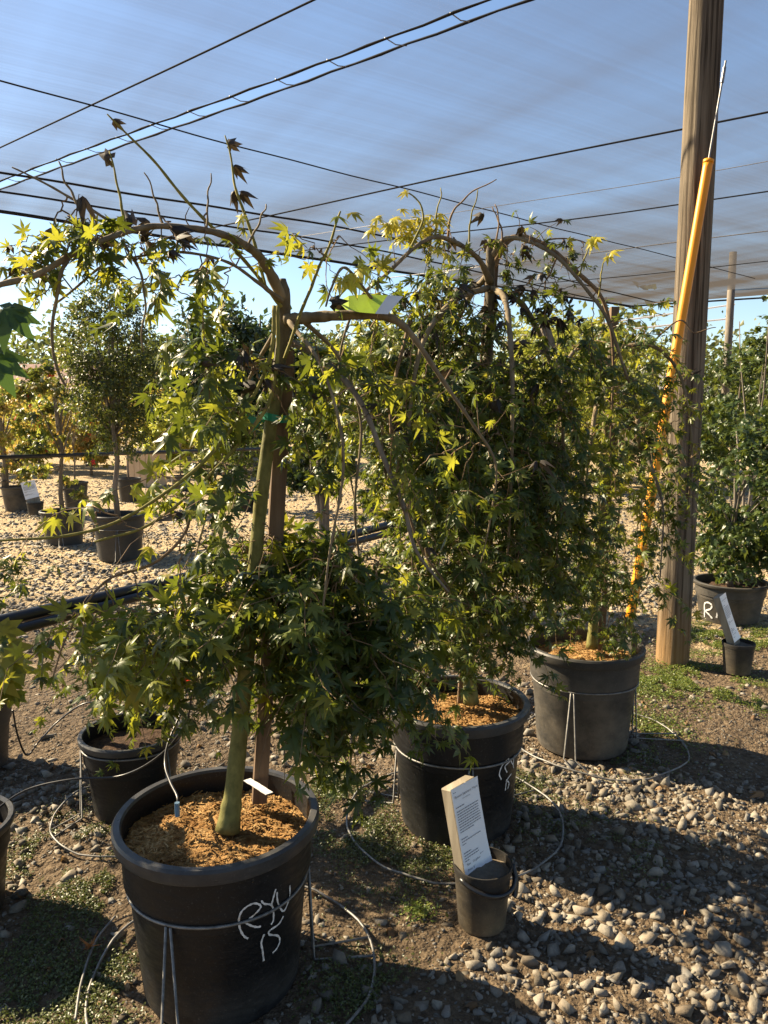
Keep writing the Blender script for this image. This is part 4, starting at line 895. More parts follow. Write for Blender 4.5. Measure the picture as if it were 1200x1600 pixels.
# ------------------------------------------------------------------ background plants (leaf clumps round real limbs)
def bush_tree(name, label, base, height, trunk_h, trunk_r, crown, nleaf, leaf, mat, cat='tree', group=None, seed=0, stems=1, nlimb=8, mats2=None, clump=0.16, tpl=None, bark_m='graybark', droop=0.2):
    """crown: list of (dx, dy, dz, rx, ry, rz) ellipsoids relative to the base"""
    r = np.random.default_rng(seed); root = empty(name, base, label, cat, group); b = np.array(base)
    for s in range(stems):
        a = r.uniform(0, 6.28); sp = 0.0 if stems == 1 else 0.06
        ex = np.array([math.cos(a), math.sin(a), 0]) * (0.05 if stems == 1 else 0.28) * height * .5
        pts = [b + np.array([math.cos(a), math.sin(a), 0]) * sp * t + ex * t ** 1.4 + np.array([0, 0, t * height * .88]) + r.normal(0, .012, 3) * (t > 0) for t in np.linspace(0, 1, 8)]
        mb = MB(); mb.tube(pts, list(np.linspace(trunk_r, trunk_r * .25, 8)), 8); mb.build('trunk', M[bark_m], root, smooth=True)
    vol = np.array([c[3] * c[4] * c[5] for c in crown]); vol = vol / vol.sum(); cen = []
    for i in range(nlimb):
        c = crown[r.choice(len(crown), p=vol)]
        e = b + np.array(c[:3]) + r.uniform(-.7, .7, 3) * np.array(c[3:]); s = b + np.array([0, 0, max(trunk_h, (e[2] - b[2]) * .55)]) ; s[2] = min(s[2], e[2])
        mid = (s + e) / 2 + np.array([0, 0, .12 * np.linalg.norm(e - s)])
        t = np.linspace(0, 1, 6)[:, None]; cv = (1 - t) ** 2 * s + 2 * t * (1 - t) * mid + t ** 2 * e
        mb = MB(); mb.tube(cv, list(np.linspace(trunk_r * .4, trunk_r * .08, 6)), 5); mb.build('branch', M[bark_m], root, smooth=True)
    nclump = max(6, nleaf // 28); ids = r.choice(len(crown), nclump, p=vol); cc = []
    for i in ids:
        c = crown[i]; u = r.normal(size=3); u /= np.linalg.norm(u); rad = r.uniform(.35, 1.0) ** .6
        cc.append(b + np.array(c[:3]) + u * rad * np.array(c[3:]))
    cc = np.array(cc); k = r.integers(0, nclump, nleaf); cs = clump * np.mean([min(c[3:]) for c in crown]) * 2
    pos = cc[k] + r.normal(0, 1, (nleaf, 3)) * cs * np.array([.5, .5, .35])
    cen = b + np.average([c[:3] for c in crown], axis=0, weights=vol)
    out = pos - cen; out /= np.maximum(np.linalg.norm(out, axis=1), 1e-4)[:, None]
    yd = out * .6 + r.normal(0, .6, (nleaf, 3)) + np.array([0, 0, -droop * 2]); nm = out * .5 + np.array([0, 0, .7]) + r.normal(0, .5, (nleaf, 3))
    fr = leaf_frames(pos, yd, nm, leaf * r.uniform(.6, 1.25, nleaf)); pick = r.random(nleaf); groups = []; lo = 0.0
    ms = mats2 or [(mat, 1.0)]
    for m, w in ms:
        sel = (pick >= lo) & (pick < lo + w); lo += w; groups.append((tpl or LSMALL, m, pos[sel], fr[sel]))
    leaves_to_objects(root, groups, 0, base)
    return root
def far_pot(px, py, rt, h, label, mat='pot_gray', seed=1, k=32, fill='soil', stand=False):
    g = ground_at(px, py); g = Vector((g.x, g.y + rt * .75, 0))
    make_pot('nursery_pot', g, rt, h, label, mat=mat, fill=fill, seed=seed, k=k)
    if stand: wire_stand(g, rt, h, 'wire stand around the ' + label, R(-75), rt * 1.35, zring=h * .7, wr=0.003)
    return g
# the two pots in the sunlit yard
q = far_pot(177, 878, .235, .40, 'wide grey pot in the yard under the tall airy evergreen', stand=True, seed=71)
bush_tree('evergreen_tree', 'tall airy dark green tree in the wide grey yard pot', (q.x, q.y, .33), 2.15, .75, .028, [(0, 0, 1.55, .44, .42, .42), (0.02, 0, 1.15, .46, .42, .38), (0, 0, 1.85, .27, .26, .3), (.05, 0, .75, .24, .22, .25)], 21000, .030, 'olive', seed=72, mats2=[('olive', .7), ('deep', .25), ('lime', .05)], nlimb=30, tpl=LRH, clump=.09, droop=.1)
q = far_pot(90, 855, .215, .34, 'grey pot left beside the airy evergreen, yellowing maple in it', stand=True, seed=73)
bush_tree('young_maple', 'yellowing maple with a red leaf spray left of the airy evergreen', (q.x, q.y, .28), 1.75, .5, .026, [(0, 0, 1.1, .45, .4, .35), (-.1, 0, .6, .38, .35, .28), (.1, -.05, .3, .2, .2, .12), (0, 0, 1.45, .25, .25, .2)], 1500, .05, 'olive', seed=74, nlimb=14, mats2=[('olive', .62), ('orange', .2), ('lime', .165), ('red', .015)], tpl=LV5)
q = far_pot(20, 800, .20, .32, 'dark pot at the far left beside the white tag pail', mat='pot_dusty', seed=75)
bush_tree('young_maple', 'golden leaved maple at the left edge by the white tag pail', (q.x - .15, q.y, .25), 1.6, .6, .05, [(0, 0, .9, .5, .4, .4), (-.1, -.1, .3, .4, .35, .3), (-.2, 0, 1.3, .4, .3, .3)], 1800, .045, 'orange', seed=76, nlimb=10, mats2=[('orange', .75), ('lime', .25)], tpl=LV5)
q = far_pot(113, 796, .17, .36, 'small grey pot standing behind the yellowing maple', seed=77)
bush_tree('young_maple', 'small amber sapling in the pot behind the yellowing maple', (q.x, q.y, .3), 1.4, .5, .014, [(0, 0, 1.0, .35, .3, .35)], 500, .05, 'orange', seed=78, tpl=LSMALL)
q = far_pot(198, 785, .17, .34, 'small grey pot in front of the tan box', seed=79)
bush_tree('young_maple', 'thin golden sapling in the pot before the tan box', (q.x, q.y, .28), 1.5, .5, .014, [(0, 0, 1.1, .3, .3, .4)], 450, .05, 'orange', seed=80, tpl=LSMALL)
q = far_pot(280, 768, .17, .25, 'pale low pot right of the tan box', mat='pot_gray', seed=81)
bush_tree('young_maple', 'small lime green sapling right of the tan box', (q.x, q.y, .2), 1.6, .4, .014, [(0, 0, 1.0, .4, .35, .4)], 650, .055, 'lime', seed=82, tpl=LSMALL)
q = far_pot(380, 800, .26, .22, 'low wide dark tub behind the front maple trunk', mat='pot', seed=83)
bush_tree('small_maple', 'bushy maple growing in the low wide tub', (q.x, q.y, .15), 1.15, .2, .02, [(0, 0, .75, .45, .4, .4)], 1100, .05, 'shrub', seed=84, group='small potted maples', tpl=LV5)
q = far_pot(580, 805, .14, .30, 'slim grey pot between the two front maples', seed=85)
q = far_pot(508, 930, .21, .34, 'dark pot under the forked maple behind the front trunk', mat='pot', seed=86)
bush_tree('forked_maple', 'dark forked maple right behind the front trunk and its stake', (q.x, q.y, .28), 1.45, .3, .026, [(0, 0, .85, .26, .28, .42), (.10, 0, 1.1, .2, .25, .26), (-.08, 0, .6, .25, .25, .22)], 2300, .042, 'deep', seed=87, stems=3, nlimb=8, tpl=LV5, mats2=[('deep', .6), ('maple', .4)])
for i, (px, py, m, hh, lab) in enumerate(((335, 742, 'lime', 1.5, 'lime green bushy maple in the yard left of the front trunk'), (425, 735, 'shrub', 1.5, 'green bushy maple in the yard just behind the front trunk'), (545, 745, 'lime', 1.6, 'yellow green maple in the yard between the two front crowns'),
                                  (632, 770, 'shrub', 1.5, 'green maple in the yard behind the left side of the dense dome'), (20, 735, 'orange', 1.5, 'amber bush in the yard at the left edge beyond the white tag'), (255, 725, 'orange', 1.3, 'amber bush in the yard right of the tan box'), (140, 728, 'lime', 1.3, 'lime bush in the yard between the two wide pots'))):
    q = far_pot(px, py, .18, .30, 'pot of the ' + lab, seed=110 + i, mat='pot_gray', k=20)
    bush_tree('yard_maple', lab, (q.x, q.y, .24), hh, .35, .02, [(0, 0, hh * .55, .5, .45, hh * .4), (.15, 0, hh * .3, .45, .4, .25)], 1500, .06, m, seed=120 + i, tpl=LV5, group='bushy maples in the yard')
# pot row behind the middle maple
q = far_pot(655, 985, .16, .30, 'grey pot half hidden behind the middle maple', seed=88)
# right hand side
pr = P(1141, 925, 4.66); POT7 = Vector((pr.x, pr.y, 0))
P7 = make_pot('nursery_pot', POT7, .225, .25, 'black pot marked with a white R behind the wooden pole', mat='pot_dusty', fill='soil', seed=91, k=48)
RS = [[(350, 550), (350, 460), (352, 370), (400, 355), (445, 390), (430, 440), (365, 465), (410, 515), (455, 570)], [(525, 480), (510, 560)]]
pot_lettering(P7, POT7, .225, .25, [Z1(s, 1060, 900, 8.571) for s in RS], .005)
bush_tree('round_maple_shrub', 'round glossy green maple shrub in the pot marked R', (POT7.x, POT7.y, .18), 1.15, .2, .022, [(.03, 0, .62, .42, .42, .42), (.1, 0, .3, .36, .36, .25), (.05, 0, .92, .3, .3, .22)], 2600, .042, 'shrub', seed=92, tpl=LV5)
bush_tree('tall_maple', 'tall slender green tree at the right edge behind the round shrub', (P(1182, 640, 5.6).x, 5.6, 0), 2.25, .7, .013, [(.05, 0, 1.65, .30, .3, .32), (.0, 0, 2.02, .13, .15, .25), (0.0, 0, 1.25, .32, .3, .25), (.35, 0, 1.6, .3, .4, .5)], 1700, .042, 'shrub', seed=93, stems=4, tpl=LV5, nlimb=14)

# ---- trees of the yard beyond: each on its own spot
rr = np.random.default_rng(99)
YARD = [(-13.5, 17, 2.6, 'lime'), (-10.8, 19, 2.4, 'shrub'), (-8.2, 18, 2.2, 'lime'), (-6.6, 21, 2.5, 'orange'), (-5.0, 19, 2.2, 'orange'), (-12.5, 24, 2.9, 'orange'), (-9.5, 26, 3.0, 'lime'), (-7.2, 27, 2.8, 'orange'), (-4.2, 25, 2.6, 'lime'),
        (-8.8, 15.5, 1.8, 'orange'), (-7.4, 16.2, 1.6, 'lime'), (-5.9, 15.2, 1.7, 'orange'), (-4.6, 16.4, 1.8, 'lime'), (-10.2, 15.0, 1.9, 'orange'), (-3.6, 18.5, 2.0, 'orange'), (-2.2, 22, 2.3, 'lime'), (-1.0, 26, 2.9, 'orange'), (-3.2, 15, 1.7, 'lime'), (-1.3, 17, 1.9, 'shrub')]
NM = {'orange': 'amber and gold leaved', 'lime': 'lime green leaved', 'shrub': 'mid green leaved'}
for i, (x, y, h, m) in enumerate(YARD):
    bush_tree('yard_tree', f"{NM[m]} sapling in the far sunny nursery rows", (x, y, 0), h, .6, .03, [(0, 0, h * .55, h * .36, h * .32, h * .40)], 1500, .10, m, group='saplings in the far nursery rows ' + m, seed=200 + i, tpl=LSMALL, nlimb=5)
RIGHT = [((862, 'lime', 12.5, 3.0), 'yellow green tree left of the pale stake behind the middle maple'), ((915, 'lime', 14.0, 3.2), 'bright yellow green tree beside the loose maple crown'), ((800, 'lime', 15.0, 2.5), 'yellow green tree half hidden by the dense dome'),
         ((960, 'olive', 13.0, 2.2), 'olive tree seen through the loose maple'), ((1020, 'lime', 16.5, 3.0), 'pale yellow tree left of the wooden pole'), ((1075, 'olive', 14.5, 2.3), 'olive green tree behind the wooden pole'), ((1150, 'shrub', 12.0, 2.4), 'mid green tree behind the slender tree at right')]
for i, ((px, m, f, h), lab) in enumerate(RIGHT):
    p = P(px, 640, f)
    bush_tree('yard_tree', lab, (p.x, f, 0), h, .6, .035, [(0, 0, h * .62, .95, .8, h * .36), (.2, 0, h * .4, .9, .8, .5)], 2400, .085, m, group='trees behind the shade house', seed=230 + i, tpl=LSMALL, nlimb=6)
DARK = [(345, 17, 4.2, 'deep', 'big dark evergreen behind the front maple trunk'), (415, 19, 4.0, 'deep', 'second big dark evergreen right of the first, by the stake'), (270, 21, 3.7, 'olive', 'olive evergreen right of the airy yard tree'), (505, 24, 4.0, 'olive', 'rounded olive tree behind the label on the limb'), (590, 27, 4.2, 'far', 'hazy green tree between the two front crowns')]
for i, (px, f, h, m, lab) in enumerate(DARK):
    p = P(px, 640, f)
    bush_tree('evergreen_tree', lab, (p.x, f, 0), h, .8, .08, [(0, 0, h * .52, 1.2, 1.1, h * .40), (.3, 0, h * .7, .7, .7, h * .25), (-.3, 0, h * .35, 1.2, 1.0, h * .22)], 5200, .17, m, group='evergreens beyond the yard', seed=250 + i, tpl=LRH, nlimb=8)
# distant tree belt: far enough to read as one mass
Vs, Fs = [], []; off = 0; r = np.random.default_rng(301)
for i in range(80):
    x = -80 + i * 2.0 + r.normal(0, .8); y = r.uniform(55, 85); h = r.uniform(5.5, 9.5); n = 620
    u = r.normal(size=(n, 3)); u /= np.linalg.norm(u, axis=1)[:, None]; u *= r.uniform(.55, 1, (n, 1))
    pos = np.array([x, y, h * .55]) + u * np.array([h * .42, h * .4, h * .48]) * (1 + .25 * r.normal(size=(n, 1)))
    fr = leaf_frames(pos, r.normal(size=(n, 3)), r.normal(size=(n, 3)) + np.array([0, 0, .8]), r.uniform(.35, .8, n))
    a, b = merge_instances(*LRH[0], pos, fr); Vs.append(a); Fs.append(b + off); off += len(a)
tl = link('tree_belt', np_mesh('tree_belt', np.vstack(Vs), np.vstack(Fs), M['far']), kind='stuff'); tag(tl, 'distant hazy green belt of trees along the horizon', 'trees')

# ------------------------------------------------------------------ pole and guy wire
pb = PZ(1060, 1040, 0); pt_ = P(1117, -60, pb.y + .02)
base = Vector((pb.x, pb.y + .08, 0)); ax = (Vector((pt_.x, pt_.y + .08, pt_.z)) - base)
top = base + ax * (4.05 / ax.z)
pole = empty('wooden_pole', base, 'tall weathered round wooden pole holding up the shade cloth', 'pole')
mb = MB(); N = 40; pts = [base + (top - base) * (i / N) - Vector((0, 0, .1 if i == 0 else 0)) for i in range(N + 1)]
k = 28; Vv, Ff = [], []
for i, p in enumerate(pts):
    rad = .083 + (.076 - .083) * i / N
    for j in range(k):
        a = 2 * math.pi * j / k
        rr_ = rad * (1 + .018 * math.sin(3 * a + i * .08) + .02 * float(noise2(j * .9, i * .22, 5)) - .03 * max(0, math.sin(7 * a + .05 * i)) ** 12)
        Vv.append((p.x + rr_ * math.cos(a), p.y + rr_ * math.sin(a), p.z))
for i in range(N):
    for j in range(k): Ff.append((i * k + j, i * k + (j + 1) % k, (i + 1) * k + (j + 1) % k, (i + 1) * k + j))
Ff.append(tuple(N * k + j for j in range(k))); mb.add(Vv, Ff); mb.build('shaft', M['pole'], pole, smooth=True)
# far pole that carries the outer corner of the cloth
fp = ground_at(1133, 705); fp = Vector((P(1133, 640, 16.5).x, 16.5, 0))
mb = MB(); mb.tube([fp, fp + Vector((-.03, 0, 4.6))], [.085, .075], 14); o = mb.build('wooden_pole', M['graybark'], None, smooth=True)
tag(own_origin(o, fp), 'distant grey pole rising through the far corner of the shade cloth', 'pole')
# guy wire with yellow guard
ga = P(972, 1010, pb.y - .32); gtop = P(1134, 95, pb.y - .03)
gy = empty('guy_wire', Vector((ga.x, ga.y, 0)), 'steel guy wire slanting from the wooden pole in a bright yellow guard', 'guy wire')
foot = Vector((ga.x - .012, ga.y - .005, 0))
mb = MB(); mb.tube([foot, gtop], .0045, 6); mb.build('cable', M['steelcable'], gy)
a0, a1 = P(1112, 252, 1), P(985, 970, 1)
def along(py):
    best = None
    for s in np.linspace(0, 1, 900):
        q = foot + (gtop - foot) * s
        c, sn = math.cos(PITCH), math.sin(PITCH); zc = q.y * c - (q.z - H) * sn; yc = q.y * sn + (q.z - H) * c
        e = abs(800 - FPX * yc / zc - py)
        if best is None or e < best[0]: best = (e, q)
    return best[1]
u0, u1 = along(252), along(965)
mb = MB(); n = 60; pts = [u1 + (u0 - u1) * (i / n) for i in range(n + 1)]
mb.tube(pts, [.0225 + .0009 * (i % 2) * (1 if i < 34 else 0) for i in range(n + 1)], 14); mb.build('guard', M['guard'], gy, smooth=True)
mb = MB(); gdir = (u0 - u1).normalized(); mb.tube([u0 - gdir * .012, u0 + gdir * .004], .0245, 14); mb.build('guard_cap', M['guard'], gy, smooth=True)
mb = MB(); mb.tube([gtop - gdir * .10, gtop - gdir * .03], .008, 8); mb.build('cable_clamp', M['steelcable'], gy)

# ------------------------------------------------------------------ shade cloth
HC = H + 2.5
def C(px, py, dz=0.0): return PZ(px, py, HC + dz)
E0, CN, RE = C(0, 328), C(985, 477), C(1200, 463)
G0, G1 = C(0, 288), C(780, 0)
def line_int(p, d, q, e):
    den = d.x * e.y - d.y * e.x; s = ((q.x - p.x) * e.y - (q.y - p.y) * e.x) / den; return p + d * s
fe = (CN - E0).normalized(); re = (RE - CN).normalized(); gd = (G1 - G0).normalized(); gn = Vector((gd.y, -gd.x, 0))
if gn.dot(Vector((0, 0, HC)) - G0) < 0: gn = -gn              # gn points to the camera side of the slit
GI = line_int(E0, fe, G0, gd)
GAP = 0.15
def sag(x, y): return -0.012 * (0.5 - 0.5 * math.cos(x * 1.25 + y * .6)) + 0.004 * math.sin(x * 3.1 + y * 2.2)
def panel(A, Bq, Cq, Dq, nu, nv, wave=None):
    Vv, Ff = [], []
    for i in range(nu + 1):
        for j in range(nv + 1):
            s, t = i / nu, j / nv
            p = (A * (1 - s) + Bq * s) * (1 - t) + (Dq * (1 - s) + Cq * s) * t
            if wave and j == 0: p = p + gn * (wave * (.5 + .5 * math.sin(i * 2.3)) * .006) + Vector((0, 0, -.004 * math.cos(i * 2.3)))
            Vv.append((p.x, p.y, p.z + sag(p.x, p.y)))
    w = nv + 1
    for i in range(nu):
        for j in range(nv): Ff.append((i * w + j, (i + 1) * w + j, (i + 1) * w + j + 1, i * w + j + 1))
    return Vv, Ff
gend = G0 + gd * 34
cl = empty('shade_cloth', (0, 6, HC), 'grey woven shade cloth stretched overhead in two panels laced along a slit', 'shade cloth')
mb = MB(); mb.add(*panel(GI - gn * GAP * .5, gend - gn * GAP * .5, gend + re * 0 + fe * 16, CN + (CN - E0) * 0, 150, 60, -1)); far_p = mb.build('cloth_panel', M['cloth'], cl, smooth=True)
A2 = GI + gn * GAP * .5; 
mb = MB(); mb.add(*panel(A2, gend + gn * GAP * .5, gend + gn * 16, A2 - fe * 15, 150, 60, 1)); near_p = mb.build('cloth_panel', M['cloth'], cl, smooth=True)
for sgn in (-1, 1):
    mb = MB(); pts = []
    for i in range(151):
        s = i / 150; p = (GI + (gend - GI) * s) + gn * sgn * GAP * .5
        p = p + gn * (sgn * (.5 + .5 * math.sin(i * 2.3)) * .006) + Vector((0, 0, -.004 * math.cos(i * 2.3)))
        pts.append((p.x, p.y, p.z + sag(p.x, p.y) - .012))
    mb.tube(pts, [.009 + .002 * math.sin(i * 2.3) for i in range(151)], 6); mb.build('hem', M['cable'], cl, smooth=True)
for i in range(24):
    p = GI + gd * (.5 + i * .52); z = HC + sag(p.x, p.y) - .01
    a, b = p + gn * GAP * .62, p - gn * GAP * .62 + gd * .05
    mb = MB(); mb.tube([(a.x, a.y, z), (p.x + .02, p.y, z - .012), (b.x, b.y, z)], .004, 5); mb.build('lacing_clip', M['steelcable'], cl)
mb = MB(); mb.tube([(*(GI + fe * s)[:2], HC + sag(*(GI + fe * s)[:2]) - .02) for s in np.linspace(0, (CN - GI).length, 60)], .022, 6); mb.build('hem', M['cable'], cl)
mb = MB(); mb.tube([(*(CN + re * s)[:2], HC + sag(*(CN + re * s)[:2]) - .02) for s in np.linspace(0, 9, 30)], .02, 6); mb.build('hem', M['cable'], cl)
CAB = [((0, 122), (470, 250), (1000, 387), .009, 'cable', 'thin dark cable crossing the whole cloth from upper left to lower right'), ((0, 267), (600, 367), (960, 455), .017, 'cable', 'thick dark cable under the cloth, second from its far edge'),
       ((0, 297), (600, 391), (930, 466), .017, 'cable', 'thick dark cable under the cloth, nearest its far edge'), ((-40, 246), (230, 120), (520, -22), .010, 'cable', 'dark cable near the top left corner, beside the slit'),
       ((400, 338), (790, 255), (1260, 158), .012, 'cable', 'dark cable crossing right toward the upper part of the pole'), ((620, 372), (900, 338), (1260, 288), .011, 'cable', 'dark cable passing behind the pole below the yellow guard top'),
       ((760, 322), (1000, 284), (1260, 236), .005, 'steelcable', 'very thin pale wire between two dark cables right of the middle'), ((820, 406), (1000, 384), (1260, 352), .010, 'steelcable', 'pale shiny cable low over the loose maple'),
       ((860, 440), (1000, 428), (1260, 398), .010, 'cable', 'short dark cable just above the far corner of the cloth')]
for (a, m, b, rad, mt, lab) in CAB:
    A_, M_, B_ = C(*a, -.06), C(*m, -.06), C(*b, -.06); n = 40; pts = spline([A_, M_, B_], n)
    d0 = (Vector(pts[1]) - Vector(pts[0])).normalized(); d1 = (Vector(pts[-1]) - Vector(pts[-2])).normalized()
    pts = [tuple(Vector(pts[0]) - d0 * 3)] + [tuple(p) for p in pts] + [tuple(Vector(pts[-1]) + d1 * 4)]; rad *= .72
    mb = MB(); mb.tube([(p[0], p[1], HC - .075 + sag(p[0], p[1])) for p in pts], rad, 6); o = mb.build('support_cable', M[mt], None, smooth=True)
    tag(own_origin(o, pts[20]), lab, 'cable', 'support cables under the shade cloth')

# ------------------------------------------------------------------ stakes, tags
def square_bar(name, a, b, w, d, mat, parent=None, yaw=0.0):
    a, b = Vector(a), Vector(b); t = (b - a).normalized(); x = Vector((math.cos(yaw), math.sin(yaw), 0)); x = (x - t * x.dot(t)).normalized(); y = t.cross(x)
    mb = MB(); V_ = []
    n = 10
    for i in range(n + 1):
        p = a + (b - a) * (i / n) + (x * random.uniform(-.0008, .0008) if 0 < i < n else Vector((0, 0, 0)))
        V_ += [p + x * sx * w / 2 + y * sy * d / 2 for sx, sy in ((-1, -1), (1, -1), (1, 1), (-1, 1))]
    F_ = [(0, 3, 2, 1), tuple(n * 4 + i for i in range(4))]
    for i in range(n):
        for j in range(4): F_.append((i * 4 + j, i * 4 + (j + 1) % 4, i * 4 + 4 + (j + 1) % 4, i * 4 + 4 + j))
    mb.add(V_, F_); return mb.build(name, M[mat], parent)
sa, sb = P(408, 1215, f0 + .10), P(447, 548, f0 + .085)
st = empty('wooden_stake', Vector((sa.x, sa.y, POT_H - .1)), 'brown square wooden stake behind the trunk in the pot marked RYU 15', 'stake')
square_bar('stake_shaft', Vector(sa) - Vector((.006, 0, .06)), sb, .034, .03, 'brown_wood', st, .25)
# green ribbon tie
c = P(431, 652, f0 + .06); pts = [(c.x + .033 * math.cos(a), c.y + .05 * math.sin(a) - .01, c.z + .004 * math.sin(2 * a)) for a in np.linspace(0, 2 * math.pi, 25)[:-1]]
mb = MB(); n = len(pts); mb.add([(x, y, z - .008) for x, y, z in pts] + [(x, y, z + .008) for x, y, z in pts], [(i, (i + 1) % n, n + (i + 1) % n, n + i) for i in range(n)])
e = Vector(c) + Vector((-.035, -.05, 0)); mb.add([e, e + Vector((-.03, -.01, .012)), e + Vector((-.034, -.012, -.006)), e + Vector((-.002, 0, -.014))], [(0, 1, 2, 3)])
e2 = e + Vector((.005, -.004, -.004)); mb.add([e2, e2 + Vector((-.02, .004, -.02)), e2 + Vector((-.012, .0, -.026)), e2 + Vector((.006, 0, -.006))], [(0, 1, 2, 3)])
o = mb.build('ribbon_tie', M['green_ribbon']); tag(own_origin(o, c), 'green ribbon tying the front trunk to its stake', 'ribbon')
# pale stake leaning in the background at right of the dome, and a second stake in tree 3
o = square_bar('wooden_stake', P(905, 690, 3.6), P(845, 490, 3.6), .04, .04, 'graybark'); tag(own_origin(o, P(905, 690, 3.6)), 'pale leaning stake seen right of the dense maple dome', 'stake')
o = square_bar('wooden_stake', (*P(938, 1010, h0 + .08)[:2], .33), P(960, 480, h0 + .10), .03, .03, 'brown_wood'); tag(own_origin(o, P(938, 1010, h0 + .08)), 'brown stake inside the loose maple in the dusty pot', 'stake')
o = square_bar('wooden_stake', (*P(722, 1085, g0 + .1)[:2], .33), P(772, 375, g0 + .10), .034, .03, 'brown_wood'); tag(own_origin(o, P(722, 1085, g0 + .1)), 'wooden stake inside the dense maple dome', 'stake')
# plant tag on the limb
tg = empty('plant_tag', P(575, 478, f0 - .02), 'green and white plant tag hanging off the front maple limb', 'tag')
def quad_strip(pts_a, pts_b, name, mat, parent):
    n = len(pts_a); mb = MB(); mb.add(list(pts_a) + list(pts_b), [(i, i + 1, n + i + 1, n + i) for i in range(n - 1)]); return mb.build(name, M[mat], parent)
tf = f0 - .02
quad_strip([P(524, 474, tf), P(545, 462, tf), P(570, 460, tf), P(606, 461, tf)], [P(520, 486, tf - .02), P(545, 484, tf - .03), P(562, 488, tf - .035), P(586, 490, tf - .04)], 'green_face', 'tag_green', tg)
quad_strip([P(606, 461, tf), P(630, 463, tf + .005)], [P(586, 490, tf - .04), P(606, 491, tf - .035)], 'white_face', 'tag_white', tg)
# white label lying in pot 1
a = Vector((*P(402, 1228, f0 + .02)[:2], POT_H - .03)); o = square_bar('plant_label', P(386, 1218, f0 + .08), P(421, 1240, f0 + .015), .02, .0015, 'tag_white', None, 2.2)
tag(own_origin(o, a), 'white plastic plant label stuck in the front pot mulch', 'label')

